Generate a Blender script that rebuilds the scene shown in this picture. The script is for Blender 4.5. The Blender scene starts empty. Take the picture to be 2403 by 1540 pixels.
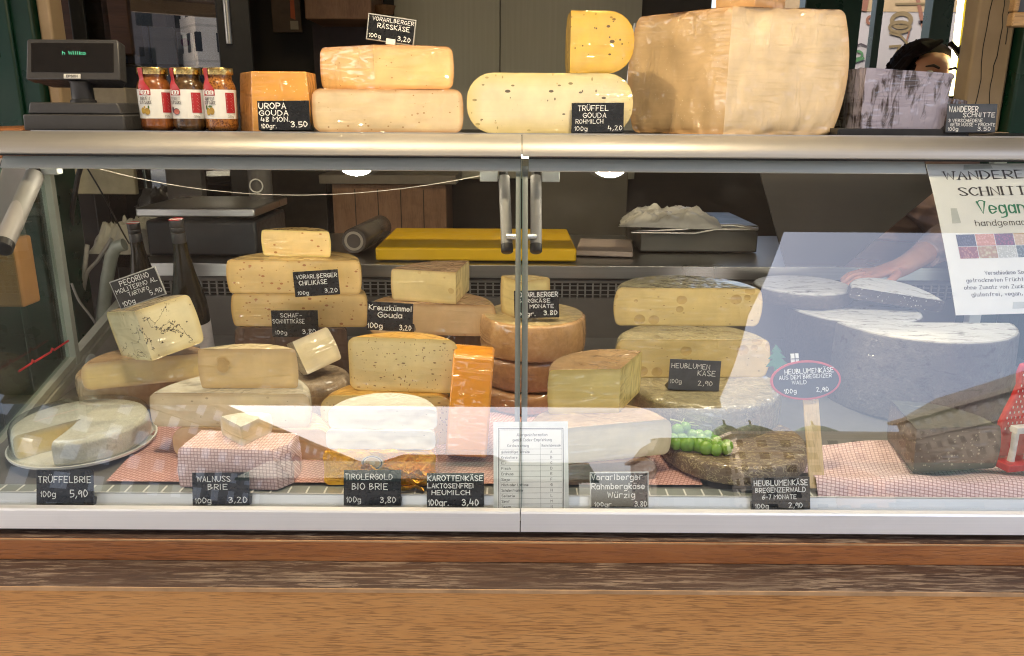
import bpy, math, random
from mathutils import Vector, Matrix, Euler, noise as mnoise
random.seed(7)
S = bpy.context.scene
COL = S.collection
PI = math.pi
R = math.radians

# ---------------------------------------------------------------- camera
PITCH, ROLL, FPX = R(15.2), R(0.37), 1850.0
CAM = Vector((0, 0, 1.36))
cd = bpy.data.cameras.new('camera'); co = bpy.data.objects.new('camera', cd); COL.objects.link(co)
cd.sensor_width = 36.0; cd.lens = 36.0 * FPX / 2403.0; cd.clip_start = 0.05; cd.clip_end = 2000
co.matrix_world = Matrix.Translation(CAM) @ Matrix.Rotation(PI/2 - PITCH, 4, 'X') @ Matrix.Rotation(ROLL, 4, 'Z')
S.camera = co

# ---------------------------------------------------------------- sky, sun, exposure
W = bpy.data.worlds.new('World'); S.world = W; W.use_nodes = True
wt = W.node_tree; bg = wt.nodes['Background']
sky = wt.nodes.new('ShaderNodeTexSky'); sky.sky_type = 'NISHITA'; sky.sun_disc = False
SUN_EL, SUN_AZ = R(50), R(226)          # azimuth measured from +Y towards +X
sky.sun_elevation = SUN_EL; sky.sun_rotation = SUN_AZ
sky.air_density = 1.0; sky.dust_density = 8.0; sky.ozone_density = 0.6
wt.links.new(sky.outputs[0], bg.inputs[0]); bg.inputs[1].default_value = 0.15
sl = bpy.data.lights.new('sun', 'SUN'); sl.energy = 0.8; sl.angle = R(20); sl.color = (1.0, 0.95, 0.88)
so = bpy.data.objects.new('sun', sl); COL.objects.link(so)
sdir = Vector((math.sin(SUN_AZ)*math.cos(SUN_EL), math.cos(SUN_AZ)*math.cos(SUN_EL), math.sin(SUN_EL)))
so.rotation_euler = sdir.to_track_quat('Z', 'Y').to_euler(); so.location = sdir * 30
S.view_settings.view_transform = 'Standard'; S.view_settings.look = 'None'
S.view_settings.exposure = 2.45; S.view_settings.gamma = 1.0
S.cycles.max_bounces = 8; S.cycles.diffuse_bounces = 3; S.cycles.glossy_bounces = 4
S.cycles.transparent_max_bounces = 16; S.cycles.transmission_bounces = 4
S.cycles.sample_clamp_indirect = 6.0; S.cycles.use_denoising = True
S.cycles.filter_width = 1.15
S.cycles.caustics_reflective = False; S.cycles.caustics_refractive = False

# ---------------------------------------------------------------- picture measurements -> world points
_fw = Vector((0, math.cos(PITCH), -math.sin(PITCH))); _up = Vector((0, math.sin(PITCH), math.cos(PITCH))); _rt = Vector((1, 0, 0))
_Rr = _rt*math.cos(ROLL) + _up*math.sin(ROLL); _Ur = _up*math.cos(ROLL) - _rt*math.sin(ROLL)
def ray(u, v): return (_fw*FPX + _Rr*(u-1201.5) - _Ur*(v-770.0)).normalized()
def onY(u, v, Y): d = ray(u, v); return CAM + d*(Y/d.y)
def onZ(u, v, Z): d = ray(u, v); return CAM + d*((Z-CAM.z)/d.z)
def onX(u, v, X): d = ray(u, v); return CAM + d*((X-CAM.x)/d.x)
def deck(Y): return 0.722 + (Y-1.25)*0.07

# ---------------------------------------------------------------- objects
def tag(o, label=None, cat=None, group=None, kind=None):
    if label: o['label'] = label
    if cat: o['category'] = cat
    if group: o['group'] = group
    if kind: o['kind'] = kind
    return o
def thing(name, label, cat, loc=(0, 0, 0), rz=0.0, group=None, mat=None):
    o = bpy.data.objects.new(name, None); COL.objects.link(o); o.empty_display_size = 0.02
    if mat is not None: o.matrix_world = mat
    else: o.matrix_world = Matrix.Translation(Vector(loc)) @ Matrix.Rotation(rz, 4, 'Z')
    return tag(o, label, cat, group)

class MB:
    def __init__(s): s.v = []; s.f = []; s.m = []; s.a = []; s.hasa = False
    def add(s, vs, fs, mi=0, attr=None):
        b = len(s.v); s.v += [Vector(p) for p in vs]; s.f += [tuple(i+b for i in f) for f in fs]; s.m += [mi]*len(fs)
        if attr is not None: s.hasa = True; s.a += list(attr)
        else: s.a += [1.0]*len(vs)
        return s
    def quad(s, a, b, c, d, mi=0): return s.add([a, b, c, d], [(0, 1, 2, 3)], mi)
    def box(s, x0, x1, y0, y1, z0, z1, mi=0, M=None):
        vs = [Vector((x, y, z)) for z in (z0, z1) for y in (y0, y1) for x in (x0, x1)]
        if M is not None: vs = [M @ p for p in vs]
        return s.add(vs, [(0, 2, 3, 1), (4, 5, 7, 6), (0, 1, 5, 4), (2, 6, 7, 3), (0, 4, 6, 2), (1, 3, 7, 5)], mi)
    def lathe(s, prof, n=40, c=(0, 0, 0), mi=0, M=None):
        c = Vector(c); vs = []; fs = []; m = len(prof)
        for i in range(n):
            a = 2*PI*i/n
            for r, z in prof: vs.append(c + Vector((r*math.cos(a), r*math.sin(a), z)))
        if M is not None: vs = [M @ p for p in vs]
        for i in range(n):
            j = (i+1) % n
            for k in range(m-1): fs.append((i*m+k, j*m+k, j*m+k+1, i*m+k+1))
        return s.add(vs, fs, mi)
    def tube(s, pts, r, n=8, mi=0, closed=False):
        pts = [Vector(p) for p in pts]; vs = []; fs = []; m = len(pts)
        rr = r if isinstance(r, (list, tuple)) else [r]*m
        up = Vector((0.13, 0.21, 0.97)).normalized()
        for i, p in enumerate(pts):
            t = (pts[min(i+1, m-1)] - pts[max(i-1, 0)]).normalized()
            a = t.cross(up)
            if a.length < 1e-3: a = t.cross(Vector((1, 0, 0)))
            a.normalize(); b = t.cross(a)
            for k in range(n):
                w = 2*PI*k/n; vs.append(p + (a*math.cos(w) + b*math.sin(w))*rr[i])
        for i in range(m-1):
            for k in range(n):
                l = (k+1) % n; fs.append((i*n+k, i*n+l, (i+1)*n+l, (i+1)*n+k))
        fs.append(tuple(range(n))[::-1]); fs.append(tuple((m-1)*n+k for k in range(n)))
        return s.add(vs, fs, mi)
    def prism(s, poly, h0, h1, axis='Z', mi=0, M=None):
        n = len(poly); vs = []
        for h in (h0, h1):
            for a, b in poly:
                vs.append(Vector((a, b, h)) if axis == 'Z' else (Vector((a, h, b)) if axis == 'Y' else Vector((h, a, b))))
        if M is not None: vs = [M @ p for p in vs]
        fs = [tuple(range(n))[::-1], tuple(range(n, 2*n))] + [(i, (i+1) % n, n+(i+1) % n, n+i) for i in range(n)]
        return s.add(vs, fs, mi)
    def ball(s, c, r, n=12, sc=(1, 1, 1), mi=0, M=None):
        prof = [(max(1e-5, r*math.sin(PI*k/n)), -r*math.cos(PI*k/n)) for k in range(n+1)]
        q = MB().lathe(prof, n+4); vs = [Vector((p.x*sc[0], p.y*sc[1], p.z*sc[2])) for p in q.v]
        if M is not None: vs = [M @ p for p in vs]
        return s.add([p+Vector(c) for p in vs], q.f, mi)
    def grid(s, fn, nu, nv, mi=0, attr=None):
        vs = []; at = []
        for j in range(nv+1):
            for i in range(nu+1):
                vs.append(fn(i/nu, j/nv)); at.append(attr(i/nu, j/nv) if attr else 1.0)
        fs = [(j*(nu+1)+i, j*(nu+1)+i+1, (j+1)*(nu+1)+i+1, (j+1)*(nu+1)+i) for j in range(nv) for i in range(nu)]
        return s.add(vs, fs, mi, at if attr else None)
    def build(s, name, mats, parent=None, smooth=True, ang=35, bevel=0, local=None, fix=True):
        me = bpy.data.meshes.new(name); vs = s.v
        if local is not None: Li = local.inverted(); vs = [Li @ p for p in vs]
        me.from_pydata([tuple(p) for p in vs], [], s.f)
        for m in (mats if isinstance(mats, (list, tuple)) else [mats]): me.materials.append(m)
        me.polygons.foreach_set('material_index', s.m)
        if s.hasa:
            at = me.attributes.new('edge', 'FLOAT', 'POINT'); at.data.foreach_set('value', s.a)
        me.validate(); me.update()
        if fix:
            import bmesh
            b = bmesh.new(); b.from_mesh(me)
            bmesh.ops.recalc_face_normals(b, faces=b.faces); b.to_mesh(me); b.free()
        if smooth:
            me.polygons.foreach_set('use_smooth', [True]*len(me.polygons)); me.set_sharp_from_angle(angle=R(ang))
        o = bpy.data.objects.new(name, me); COL.objects.link(o)
        if parent is not None: o.parent = parent
        if bevel:
            md = o.modifiers.new('bevel', 'BEVEL'); md.width = bevel; md.segments = 2; md.limit_method = 'ANGLE'; md.angle_limit = R(40)
        return o
def single(name, mb, mats, label=None, cat=None, group=None, kind=None, **k):
    o = mb.build(name, mats, **k); return tag(o, label, cat, group, kind)

# ---------------------------------------------------------------- material nodes
class NM:
    def __init__(s, name, col=(.5, .5, .5), rough=.5, metal=0.0, spec=.5, **kw):
        s.mat = bpy.data.materials.new(name); s.mat.use_nodes = True; s.t = s.mat.node_tree; s.b = s.t.nodes['Principled BSDF']
        s.set('Base Color', col); s.set('Roughness', rough); s.set('Metallic', metal); s.set('Specular IOR Level', spec)
        for k, v in kw.items(): s.set(k.replace('_', ' '), v)
    def set(s, k, v):
        i = s.b.inputs[k]
        if hasattr(v, 'is_linked') or isinstance(v, bpy.types.NodeSocket): s.t.links.new(v, i)
        elif isinstance(v, (tuple, list)) and len(v) == 3 and i.type == 'RGBA': i.default_value = (*v, 1)
        else: i.default_value = v
        return s
    def n(s, typ, ins=None, out=0, **props):
        nd = s.t.nodes.new('ShaderNode'+typ)
        for k, v in props.items(): setattr(nd, k, v)
        for k, v in (ins or {}).items():
            i = nd.inputs[k]
            if isinstance(v, bpy.types.NodeSocket): s.t.links.new(v, i)
            elif isinstance(v, (tuple, list)) and len(v) == 3 and i.type == 'RGBA': i.default_value = (*v, 1)
            else: i.default_value = v
        return nd.outputs[out]
    def obj(s): return s.n('TexCoord', out=3)
    def map(s, scale=(1, 1, 1), rot=(0, 0, 0), vec=None, loc=(0, 0, 0)):
        return s.n('Mapping', {0: vec or s.obj(), 'Scale': scale, 'Rotation': rot, 'Location': loc})
    def noise(s, scale=5, detail=4, rough=.55, vec=None, dist=0.0, out=0):
        return s.n('TexNoise', {'Vector': vec or s.obj(), 'Scale': scale, 'Detail': detail, 'Roughness': rough, 'Distortion': dist}, out=out)
    def voro(s, scale=5, vec=None, out=0, feature='F1', rand=1.0):
        return s.n('TexVoronoi', {'Vector': vec or s.obj(), 'Scale': scale, 'Randomness': rand}, out=out, feature=feature)
    def ramp(s, fac, stops, interp='LINEAR'):
        nd = s.t.nodes.new('ShaderNodeValToRGB'); cr = nd.color_ramp; cr.interpolation = interp
        while len(cr.elements) < len(stops): cr.elements.new(0.5)
        for e, (p, c) in zip(cr.elements, stops):
            e.position = p; e.color = (c, c, c, 1) if isinstance(c, (int, float)) else (*c, 1)
        s.t.links.new(fac, nd.inputs[0]); return nd.outputs[0]
    def mix(s, fac, a, b, mode='MIX'):
        nd = s.t.nodes.new('ShaderNodeMix'); nd.data_type = 'RGBA'; nd.blend_type = mode
        for i, v in ((0, fac), (6, a), (7, b)):
            if isinstance(v, bpy.types.NodeSocket): s.t.links.new(v, nd.inputs[i])
            elif isinstance(v, (tuple, list)): nd.inputs[i].default_value = (*v, 1)
            else: nd.inputs[i].default_value = v
        return nd.outputs[2]
    def math(s, op, a, b=0.0, clamp=False):
        nd = s.t.nodes.new('ShaderNodeMath'); nd.operation = op; nd.use_clamp = clamp
        for i, v in ((0, a), (1, b)):
            if isinstance(v, bpy.types.NodeSocket): s.t.links.new(v, nd.inputs[i])
            else: nd.inputs[i].default_value = v
        return nd.outputs[0]
    def bump(s, h, strength=.3, dist=.002, normal=None):
        d = {'Height': h, 'Strength': strength, 'Distance': dist}
        if normal is not None: d['Normal'] = normal
        return s.n('Bump', d)
    def attr(s, name): return s.n('Attribute', out=2, attribute_name=name)

def plain(name, col, rough=.5, metal=0.0, var=.12, scale=30, bump=0.0, **kw):
    m = NM(name, col, rough, metal, **kw)
    n = m.noise(scale, 5)
    if var:
        lo = tuple(max(0, c*(1-var)) for c in col); hi = tuple(min(1, c*(1+var)) for c in col)
        m.set('Base Color', m.ramp(n, [(.3, lo), (.7, hi)]))
    if metal or rough < .6:
        m.set('Roughness', m.ramp(m.noise(scale*2.3, 3), [(.3, max(0, rough*.8)), (.7, min(1, rough*1.25))]))
    if bump: m.set('Normal', m.bump(m.noise(scale*4, 4), bump, .002))
    return m.mat
def emis(name, col, strength, rough=.4):
    m = NM(name, (.02, .02, .02), rough); m.set('Emission Color', col); m.set('Emission Strength', strength); return m.mat
def metal_brushed(name, col, rough=.35, axis=(2, 400, 400), var=.06, bump=.05, metal=1.0):
    m = NM(name, col, rough, metal)
    n = m.noise(1.0, 4, vec=m.map(axis)); big = m.noise(3, 3)
    lo = tuple(c*(1-var) for c in col); hi = tuple(min(1, c*(1+var)) for c in col)
    m.set('Base Color', m.ramp(n, [(.3, lo), (.7, hi)])); m.set('Roughness', m.ramp(big, [(.3, rough*.85), (.7, rough*1.2)]))
    sm = m.noise(2.5, 8, .7); m.set('Base Color', m.mix(m.ramp(sm, [(.55, 0.0), (.8, .35)]), m.ramp(n, [(.3, lo), (.7, hi)]), tuple(c*.7 for c in col)))
    m.set('Normal', m.bump(n, bump, .0006)); return m.mat
def wood(name, c0, c1, c2, rough=.45, grain=(4, 90, 90), pores=1.0, coat=.15, worn=None):
    m = NM(name, c1, rough); v = m.map(grain)
    warp = m.noise(2.2, 3, vec=m.map((1.5, 5, 5)), out=1)
    v2 = m.n('VectorMath', {0: v, 1: m.n('VectorMath', {0: warp, 1: (0, 5.0, 5.0)}, operation='MULTIPLY')}, operation='ADD')
    g = m.noise(.55, 6, .62, vec=v2); broad = m.noise(1.0, 4, vec=m.map((.9, 7, 7)))
    col = m.ramp(m.math('ADD', m.math('MULTIPLY', g, .65), m.math('MULTIPLY', broad, .35)), [(.30, c0), (.5, c1), (.70, c2)])
    por = m.noise(1.0, 3, .5, vec=m.map((grain[0]*5.2, grain[1]*9.5, grain[2]*9.5)), dist=.35)
    pm = m.ramp(por, [(.40, 1.0), (.50, 0.0)])
    mask = m.ramp(m.noise(4.0, 3, vec=m.map((.8, 3, 3))), [(.35, .5), (.6, 1.0)])
    pf = m.math('MULTIPLY', m.math('MULTIPLY', pm, mask), .64*pores)
    col = m.mix(pf, col, tuple(c*.36 for c in c0))
    if worn is not None:
        wm = m.noise(1.0, 5, .7, vec=m.map((14, 190, 190)), dist=.6); w2 = m.noise(5, 3)
        wf = m.math('MULTIPLY', m.ramp(wm, [(.50, 0.0), (.57, 1.0)]), m.ramp(w2, [(.34, .15), (.58, 1.0)]))
        col = m.mix(m.math('MULTIPLY', wf, .8), col, worn)
    m.set('Base Color', col); m.set('Normal', m.bump(m.math('SUBTRACT', g, pm), .4, .0012)); m.set('Coat Weight', coat); m.set('Coat Roughness', .35)
    return m.mat

def glassy(name, tint=(1, 1, 1), refl=2.0, rough=0.0, dirt=0.0):
    # clear sheet: lets light straight through, mirrors by Fresnel (both faces of the sheet counted)
    mt = bpy.data.materials.new(name); mt.use_nodes = True; t = mt.node_tree; t.nodes.clear()
    out = t.nodes.new('ShaderNodeOutputMaterial'); mx = t.nodes.new('ShaderNodeMixShader')
    tr = t.nodes.new('ShaderNodeBsdfTransparent'); tr.inputs[0].default_value = (*tint, 1)
    gl = t.nodes.new('ShaderNodeBsdfGlossy'); gl.inputs['Roughness'].default_value = rough
    lw = t.nodes.new('ShaderNodeLayerWeight'); lw.inputs[0].default_value = .5
    # Schlick curve on the facing angle, the same from both sides of the sheet
    p = t.nodes.new('ShaderNodeMath'); p.operation = 'POWER'; p.inputs[1].default_value = 5.0
    f = t.nodes.new('ShaderNodeMath'); f.operation = 'MULTIPLY_ADD'; f.use_clamp = True
    f.inputs[1].default_value = .96; f.inputs[2].default_value = .043*refl
    t.links.new(lw.outputs['Facing'], p.inputs[0]); t.links.new(p.outputs[0], f.inputs[0])
    t.links.new(f.outputs[0], mx.inputs[0]); t.links.new(tr.outputs[0], mx.inputs[1]); t.links.new(gl.outputs[0], mx.inputs[2])
    if dirt:
        tc = t.nodes.new('ShaderNodeTexCoord'); no = t.nodes.new('ShaderNodeTexNoise'); no.inputs['Scale'].default_value = 9; no.inputs['Detail'].default_value = 8
        rp = t.nodes.new('ShaderNodeValToRGB'); rp.color_ramp.elements[0].position = .52; rp.color_ramp.elements[1].position = .8
        rp.color_ramp.elements[1].color = (dirt, dirt, dirt, 1)
        df = t.nodes.new('ShaderNodeBsdfDiffuse'); df.inputs[0].default_value = (.8, .8, .8, 1); m2 = t.nodes.new('ShaderNodeMixShader')
        t.links.new(tc.outputs[3], no.inputs[0]); t.links.new(no.outputs[0], rp.inputs[0]); t.links.new(rp.outputs[0], m2.inputs[0])
        t.links.new(mx.outputs[0], m2.inputs[1]); t.links.new(df.outputs[0], m2.inputs[2]); t.links.new(m2.outputs[0], out.inputs[0])
    else: t.links.new(mx.outputs[0], out.inputs[0])
    return mt

M = {}
M['alu'] = metal_brushed('brushed_aluminium', (.74, .74, .74), .33, (2, 500, 500), .03, .03)
M['alu_white'] = metal_brushed('satin_aluminium', (.78, .79, .80), .42, (2, 500, 500), .03, .03, metal=.55)
M['rail'] = plain('grey_aluminium', (.50, .53, .53), .45, .1, .05, 12)
M['upright'] = plain('upright_grey', (.20, .215, .215), .5, .1, .05, 12)
M['strut'] = plain('strut_grey', (.26, .25, .24), .5, .1, .05, 12)
M['steel'] = metal_brushed('stainless_steel', (.62, .61, .58), .3, (3, 260, 260))
M['dark'] = plain('dark_plastic', (.018, .017, .018), .4, 0, .3, 20)
M['black'] = plain('black_gap', (.006, .006, .006), .6, 0, .2)
M['charcoal'] = plain('charcoal_plastic', (.045, .043, .043), .42, 0, .1, 60, .05)
M['green'] = plain('dark_green_paint', (.004, .034, .018), .3, 0, .25, 6, .05)
M['beige'] = plain('beige_paint', (.46, .34, .21), .5, 0, .14, 7, .1)
M['oak'] = wood('oak', (.47, .20, .050), (.58, .275, .080), (.63, .32, .105), .6, (5, 50, 50), coat=.0)
M['redoak'] = wood('stained_wood', (.27, .09, .024), (.38, .14, .040), (.44, .19, .064), .5, (5, 60, 60), .8, .05)
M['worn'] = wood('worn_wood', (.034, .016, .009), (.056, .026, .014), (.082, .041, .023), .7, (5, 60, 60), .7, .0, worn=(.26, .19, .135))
M['cabinet'] = wood('cabinet_wood', (.20, .10, .05), (.30, .16, .085), (.36, .21, .12), .5, (60, 60, 3), .4)
M['darkwood'] = wood('dark_wood', (.05, .02, .010), (.09, .036, .016), (.13, .055, .025), .5, (3, 60, 60), .4)
M['white'] = plain('white_plastic', (.78, .78, .75), .35, 0, .04, 14)
M['offwhite'] = plain('offwhite_board', (.62, .61, .58), .55, 0, .08, 9)
M['paper'] = plain('paper', (.80, .80, .78), .55, 0, .03, 20)
M['chalk'] = plain('chalk_white', (.86, .86, .84), .8, 0, .10, 300)
M['ink'] = plain('black_ink', (.03, .028, .028), .6, 0, 0)
M['glass'] = glassy('display_glass', (.94, .965, .955), 3.35, 0.0, .02)
M['clear'] = glassy('clear_plastic', (.94, .96, .96), 2.6, .05, .07)
M['pane'] = glassy('side_glass', (.72, .80, .76), 2.0)
M['yellow_board'] = plain('yellow_plastic', (.90, .54, .01), .45, 0, .05, 12, .05)
M['red'] = plain('red_felt', (.50, .018, .020), .55, 0, .15, 40, .05)
# ================================================================ SURROUNDINGS (behind the viewer, mirrored in the glass)
def facade_mat(name, wall, win, wx, wz, fw=.42, fh=.55):
    m = NM(name, wall, .8); p = m.obj(); s = m.n('SeparateXYZ', {0: p})
    sep = m.t.nodes[-1]
    hx = m.math('ADD', sep.outputs[0], sep.outputs[1])
    fx = m.math('FRACT', m.math('DIVIDE', hx, wx)); fz = m.math('FRACT', m.math('DIVIDE', sep.outputs[2], wz))
    ax = m.math('LESS_THAN', m.math('ABSOLUTE', m.math('SUBTRACT', fx, .5)), fw/2)
    az = m.math('LESS_THAN', m.math('ABSOLUTE', m.math('SUBTRACT', fz, .5)), fh/2)
    k = m.math('MULTIPLY', ax, az)
    bandf = m.math('GREATER_THAN', fz, .93)
    n = m.noise(.4, 5); wc = m.ramp(n, [(.3, tuple(c*.8 for c in wall)), (.7, wall)])
    wc = m.mix(m.math('MULTIPLY', bandf, .5), wc, tuple(c*.45 for c in wall))
    m.set('Base Color', m.mix(k, wc, win)); m.set('Roughness', m.math('SUBTRACT', .8, m.math('MULTIPLY', k, .7)))
    m.set('Normal', m.bump(m.math('SUBTRACT', 1.0, k), .6, .2)); return m.mat
E_roof = plain('slate_roof', (.09, .085, .085), .8, 0, .3, 1.5)
E_green = plain('copper_dome', (.10, .20, .12), .7, 0, .25, 1.0)
E_stallroof = plain('green_stall_roof', (.02, .07, .045), .6, 0, .3, 2)
ground = single('ground', MB().quad((-400, -400, 0), (400, -400, 0), (400, 400, 0), (-400, 400, 0)),
    plain('paving', (.16, .155, .15), .85, 0, .25, 1.2), kind='structure', smooth=False)

def building(name, label, x0, x1, y0, y1, h, wall, win=(.03, .035, .045), wx=3.4, wz=3.6, dome=None, roofh=3.5):
    t = thing(name, label, 'building', ((x0+x1)/2, (y0+y1)/2, 0)); a, b = (x1-x0)/2, (y1-y0)/2
    fm = facade_mat('facade', wall, win, wx, wz)
    MB().box(-a, a, -b, b, 0, h).build('wall', fm, t, smooth=False)
    c = MB(); c.box(-a-.5, a+.5, -b-.5, b+.5, h, h+.7); c.box(-a-.2, a+.2, -b-.2, b+.2, h-3.9, h-3.6)
    c.build('cornice', plain('cornice_stone', tuple(v*.9 for v in wall), .8), t, smooth=False)
    r = MB(); r.add([(-a, -b, h+.7), (a, -b, h+.7), (a, b, h+.7), (-a, b, h+.7), (-a*.7, -b*.8, h+.7+roofh), (a*.7, -b*.8, h+.7+roofh), (a*.7, b*.8, h+.7+roofh), (-a*.7, b*.8, h+.7+roofh)],
        [(0, 1, 5, 4), (1, 2, 6, 5), (2, 3, 7, 6), (3, 0, 4, 7), (4, 5, 6, 7)])
    for k in range(5): r.box(-a*.6+k*a*.28, -a*.6+k*a*.28+.9, -.6, .6, h+roofh, h+roofh+1.9)
    r.build('roof', E_roof, t, smooth=False)
    if dome:
        d = MB()
        for dx, dr in dome:
            d.lathe([(dr, h+.7), (dr*.98, h+1.6), (dr*.8, h+3.2), (dr*.45, h+4.3), (.12, h+4.9), (.1, h+6), (0, h+6.1)], 20, (dx, 0, 0))
        d.build('dome', E_green, t)
    return t
building('street_building', 'long pale facade with rows of bright windows, mirrored in the left pane', -34, -21, -110, -22, 20.5, (.30, .27, .245), (.92, .94, .97), 3.3, 3.5, None, 2)  # near-white window colour carries the sky's reflection in the panes
building('street_building', 'brown facade at the far end of the street, mirrored beside the carrot cheese', -19, 0, -140, -112, 22, (.20, .16, .125), (.02, .02, .025), 2.6, 3.2)
building('street_building', 'beige facade with green domes, mirrored behind the wooden sign stick', 19, 33, -78, -62, 19.5, (.86, .74, .58), (.03, .03, .035), 2.0, 2.7, [(-5.5, 1.6), (-3, 2.4), (3, 2.6)], .5)
building('street_building', 'tall cream facade with chimneys, mirrored at the right edge', 33, 50, -62, -26, 22, (.20, .175, .14), (.085, .08, .07), 1.7, 2.5, None, 4)
building('street_building', 'low dark facade between the two streets, mirrored at the centre', 12.5, 19, -80, -66, 16, (.22, .19, .17), (.03, .03, .03), 3, 3.6)

def opp_stall(x, y, w, label, front):
    t = thing('opposite_stall', label, 'market stall', (x, y, 0), group='stalls across the lane')
    MB().box(-w/2, w/2, -2.5, 0, 0, 2.5).build('wall', facade_mat('stall_front', front, (.02, .02, .03), 1.1, .9, .6, .6), t, smooth=False)
    r = MB(); r.add([(-w/2-.3, .5, 2.45), (w/2+.3, .5, 2.45), (w/2+.3, -1.2, 3.5), (-w/2-.3, -1.2, 3.5), (w/2+.3, -2.9, 2.7), (-w/2-.3, -2.9, 2.7)],
        [(0, 1, 2, 3), (3, 2, 4, 5)])
    r.box(-w/2-.3, w/2+.3, 0.48, .54, 2.32, 2.45); r.build('roof', E_stallroof, t, smooth=False)
    c = MB(); c.box(-w/2+.1, w/2-.1, .05, .8, 0, .95); c.build('counter', M['darkwood'], t, smooth=False)
    g = MB()
    for k in range(int(w/.42)):
        xx = -w/2+.3+k*.42; hh = .18+.12*((k*7) % 3)
        g.box(xx, xx+.34, .12, .6, .951, .951+hh, k % 4)
    g.build('crate', [plain('crate_red', (.35, .03, .03)), plain('crate_wood', (.35, .22, .10)), plain('crate_white', (.6, .6, .58)), plain('crate_green', (.08, .2, .05))], t, smooth=False)
    return t
opp_stall(-1.6, -11.5, 5.6, 'green roofed stall with grey brown front, mirrored behind the price cards', (.22, .18, .16))
opp_stall(9.3, -11.0, 5.6, 'green roofed stall with orange front, mirrored at the lower right', (.22, .09, .04))
opp_stall(15.9, -11.0, 5.6, 'green roofed stall at the far right of the mirrored lane', (.06, .09, .06))

# ================================================================ THE STALL
stall = thing('cheese_stall', 'dark wooden market stall with deep canopy over the cheese counter', 'market stall', (0, 2.4, 0))
def sp(name, mb, mat, **k): return mb.build(name, mat, stall, local=Matrix.Translation((0, 2.4, 0)), **k)
soff = [(-3.2, -2.08), (1.31, -2.08), (1.16, -1.1), (1.02, -.24), (.96, .62), (3.4, .62), (3.4, 3.5), (-3.2, 3.5)]
sp('canopy', MB().prism(soff, 2.31, 2.40), wood('soffit_wood', (.06, .035, .02), (.11, .065, .035), (.15, .09, .05), .5, (3, 40, 40), .4), smooth=False)
sp('canopy_edge', MB().box(-3.2, 1.315, -2.13, -2.083, 2.20, 2.44), M['beige'], smooth=False)
sp('floor_slab', MB().box(-2.7, 2.7, 1.3, 3.44, .004, .06), plain('stall_floor', (.10, .09, .08), .6), smooth=False)
wallm = plain('dark_interior_wall', (.05, .043, .038), .6, 0, .2, 5)
sp('back_wall', MB().box(-2.7, .78, 3.34, 3.40, .06, 2.31), wallm, smooth=False)
sp('side_wall', MB().box(-2.7, -2.64, 2.0, 3.34, .06, 2.31), wallm, smooth=False)
sp('side_wall', MB().box(2.64, 2.7, 2.0, 3.34, .06, 2.31), wallm, smooth=False)
sp('low_wall', MB().box(.78, 2.7, 3.34, 3.40, .06, 1.30), wallm, smooth=False)
worn_edge = plain('worn_light_edge', (.42, .25, .12), .6, 0, .25, 25)
sp('front_edge', MB().box(-2.2, 2.4, 1.0995, 1.1013, .6232, .6299), worn_edge, smooth=False)
sp('front_edge', MB().box(-2.2, 2.4, 1.1762, 1.1778, .6676, .6702), worn_edge, smooth=False)
# wooden front of the counter
sp('front_panel', MB().box(-2.2, 2.4, 1.105, 1.14, .004, .6255), M['oak'], bevel=.002)
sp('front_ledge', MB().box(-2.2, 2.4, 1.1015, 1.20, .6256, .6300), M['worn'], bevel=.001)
sp('front_board', MB().box(-2.2, 2.4, 1.178, 1.215, .6302, .6700), M['redoak'], bevel=.0015)
sp('ledge_shade', MB().box(-2.2, 2.4, 1.1795, 1.2044, .6702, .6712), M['worn'], smooth=False)  # dark strip stands in for the shade on the board's top ledge
sp('front_core', MB().box(-2.2, 2.4, 1.2045, 1.30, .6705, .6812), plain('gap_shade', (.05, .032, .024), .7), smooth=False)  # dark brown paints the shade in the gap below the profile

def post(name, label, x0, x1, y0, y1, z0, z1, mat, flutes=True):
    t = thing(name, label, 'post', ((x0+x1)/2, (y0+y1)/2, z0)); a, b, h = (x1-x0)/2, (y1-y0)/2, z1-z0
    m = MB().box(-a, a, -b, b, 0, h)
    if flutes:
        for k in range(3):
            xx = -a + (k+.5)*2*a/3; m.box(xx-a*.16, xx+a*.16, -b-.012, -b+.001, 0, h)
    m.build('shaft', mat, t, bevel=.006)
    MB().box(-a-.012, a+.012, -b-.03, b+.012, -.03, .0).build('base', mat, t, bevel=.004)
    return t
post('corner_post', 'dark green painted corner post left of the till display', -1.65, -1.118, 1.95, 2.05, .06, 2.31, M['green'])
post('corner_post', 'dark green painted corner post at the right end of the counter', 1.180, 1.75, 1.94, 2.04, .06, 2.31, M['green'])
post('door_trim', 'cracked beige trim board beside the left green post', -1.116, -1.085, 1.97, 2.03, 1.325, 2.31, M['beige'], False)
rp = post('door_trim', 'cracked beige trim board left of the right green post', 1.083, 1.176, 1.97, 2.03, 1.325, 2.31, M['beige'], False)
cr = MB()
for x, z0, z1 in ((.012, .02, .55), (-.02, .01, .9), (.028, .2, .98)):
    pts = [(x+.003*math.sin(z*31+x*90)+.0015*math.sin(z*113), -.0302, z) for z in [z0+(z1-z0)*k/24 for k in range(25)]]
    cr.tube(pts, .0011, 5)
cr.build('crack', M['black'], rp)

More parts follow.
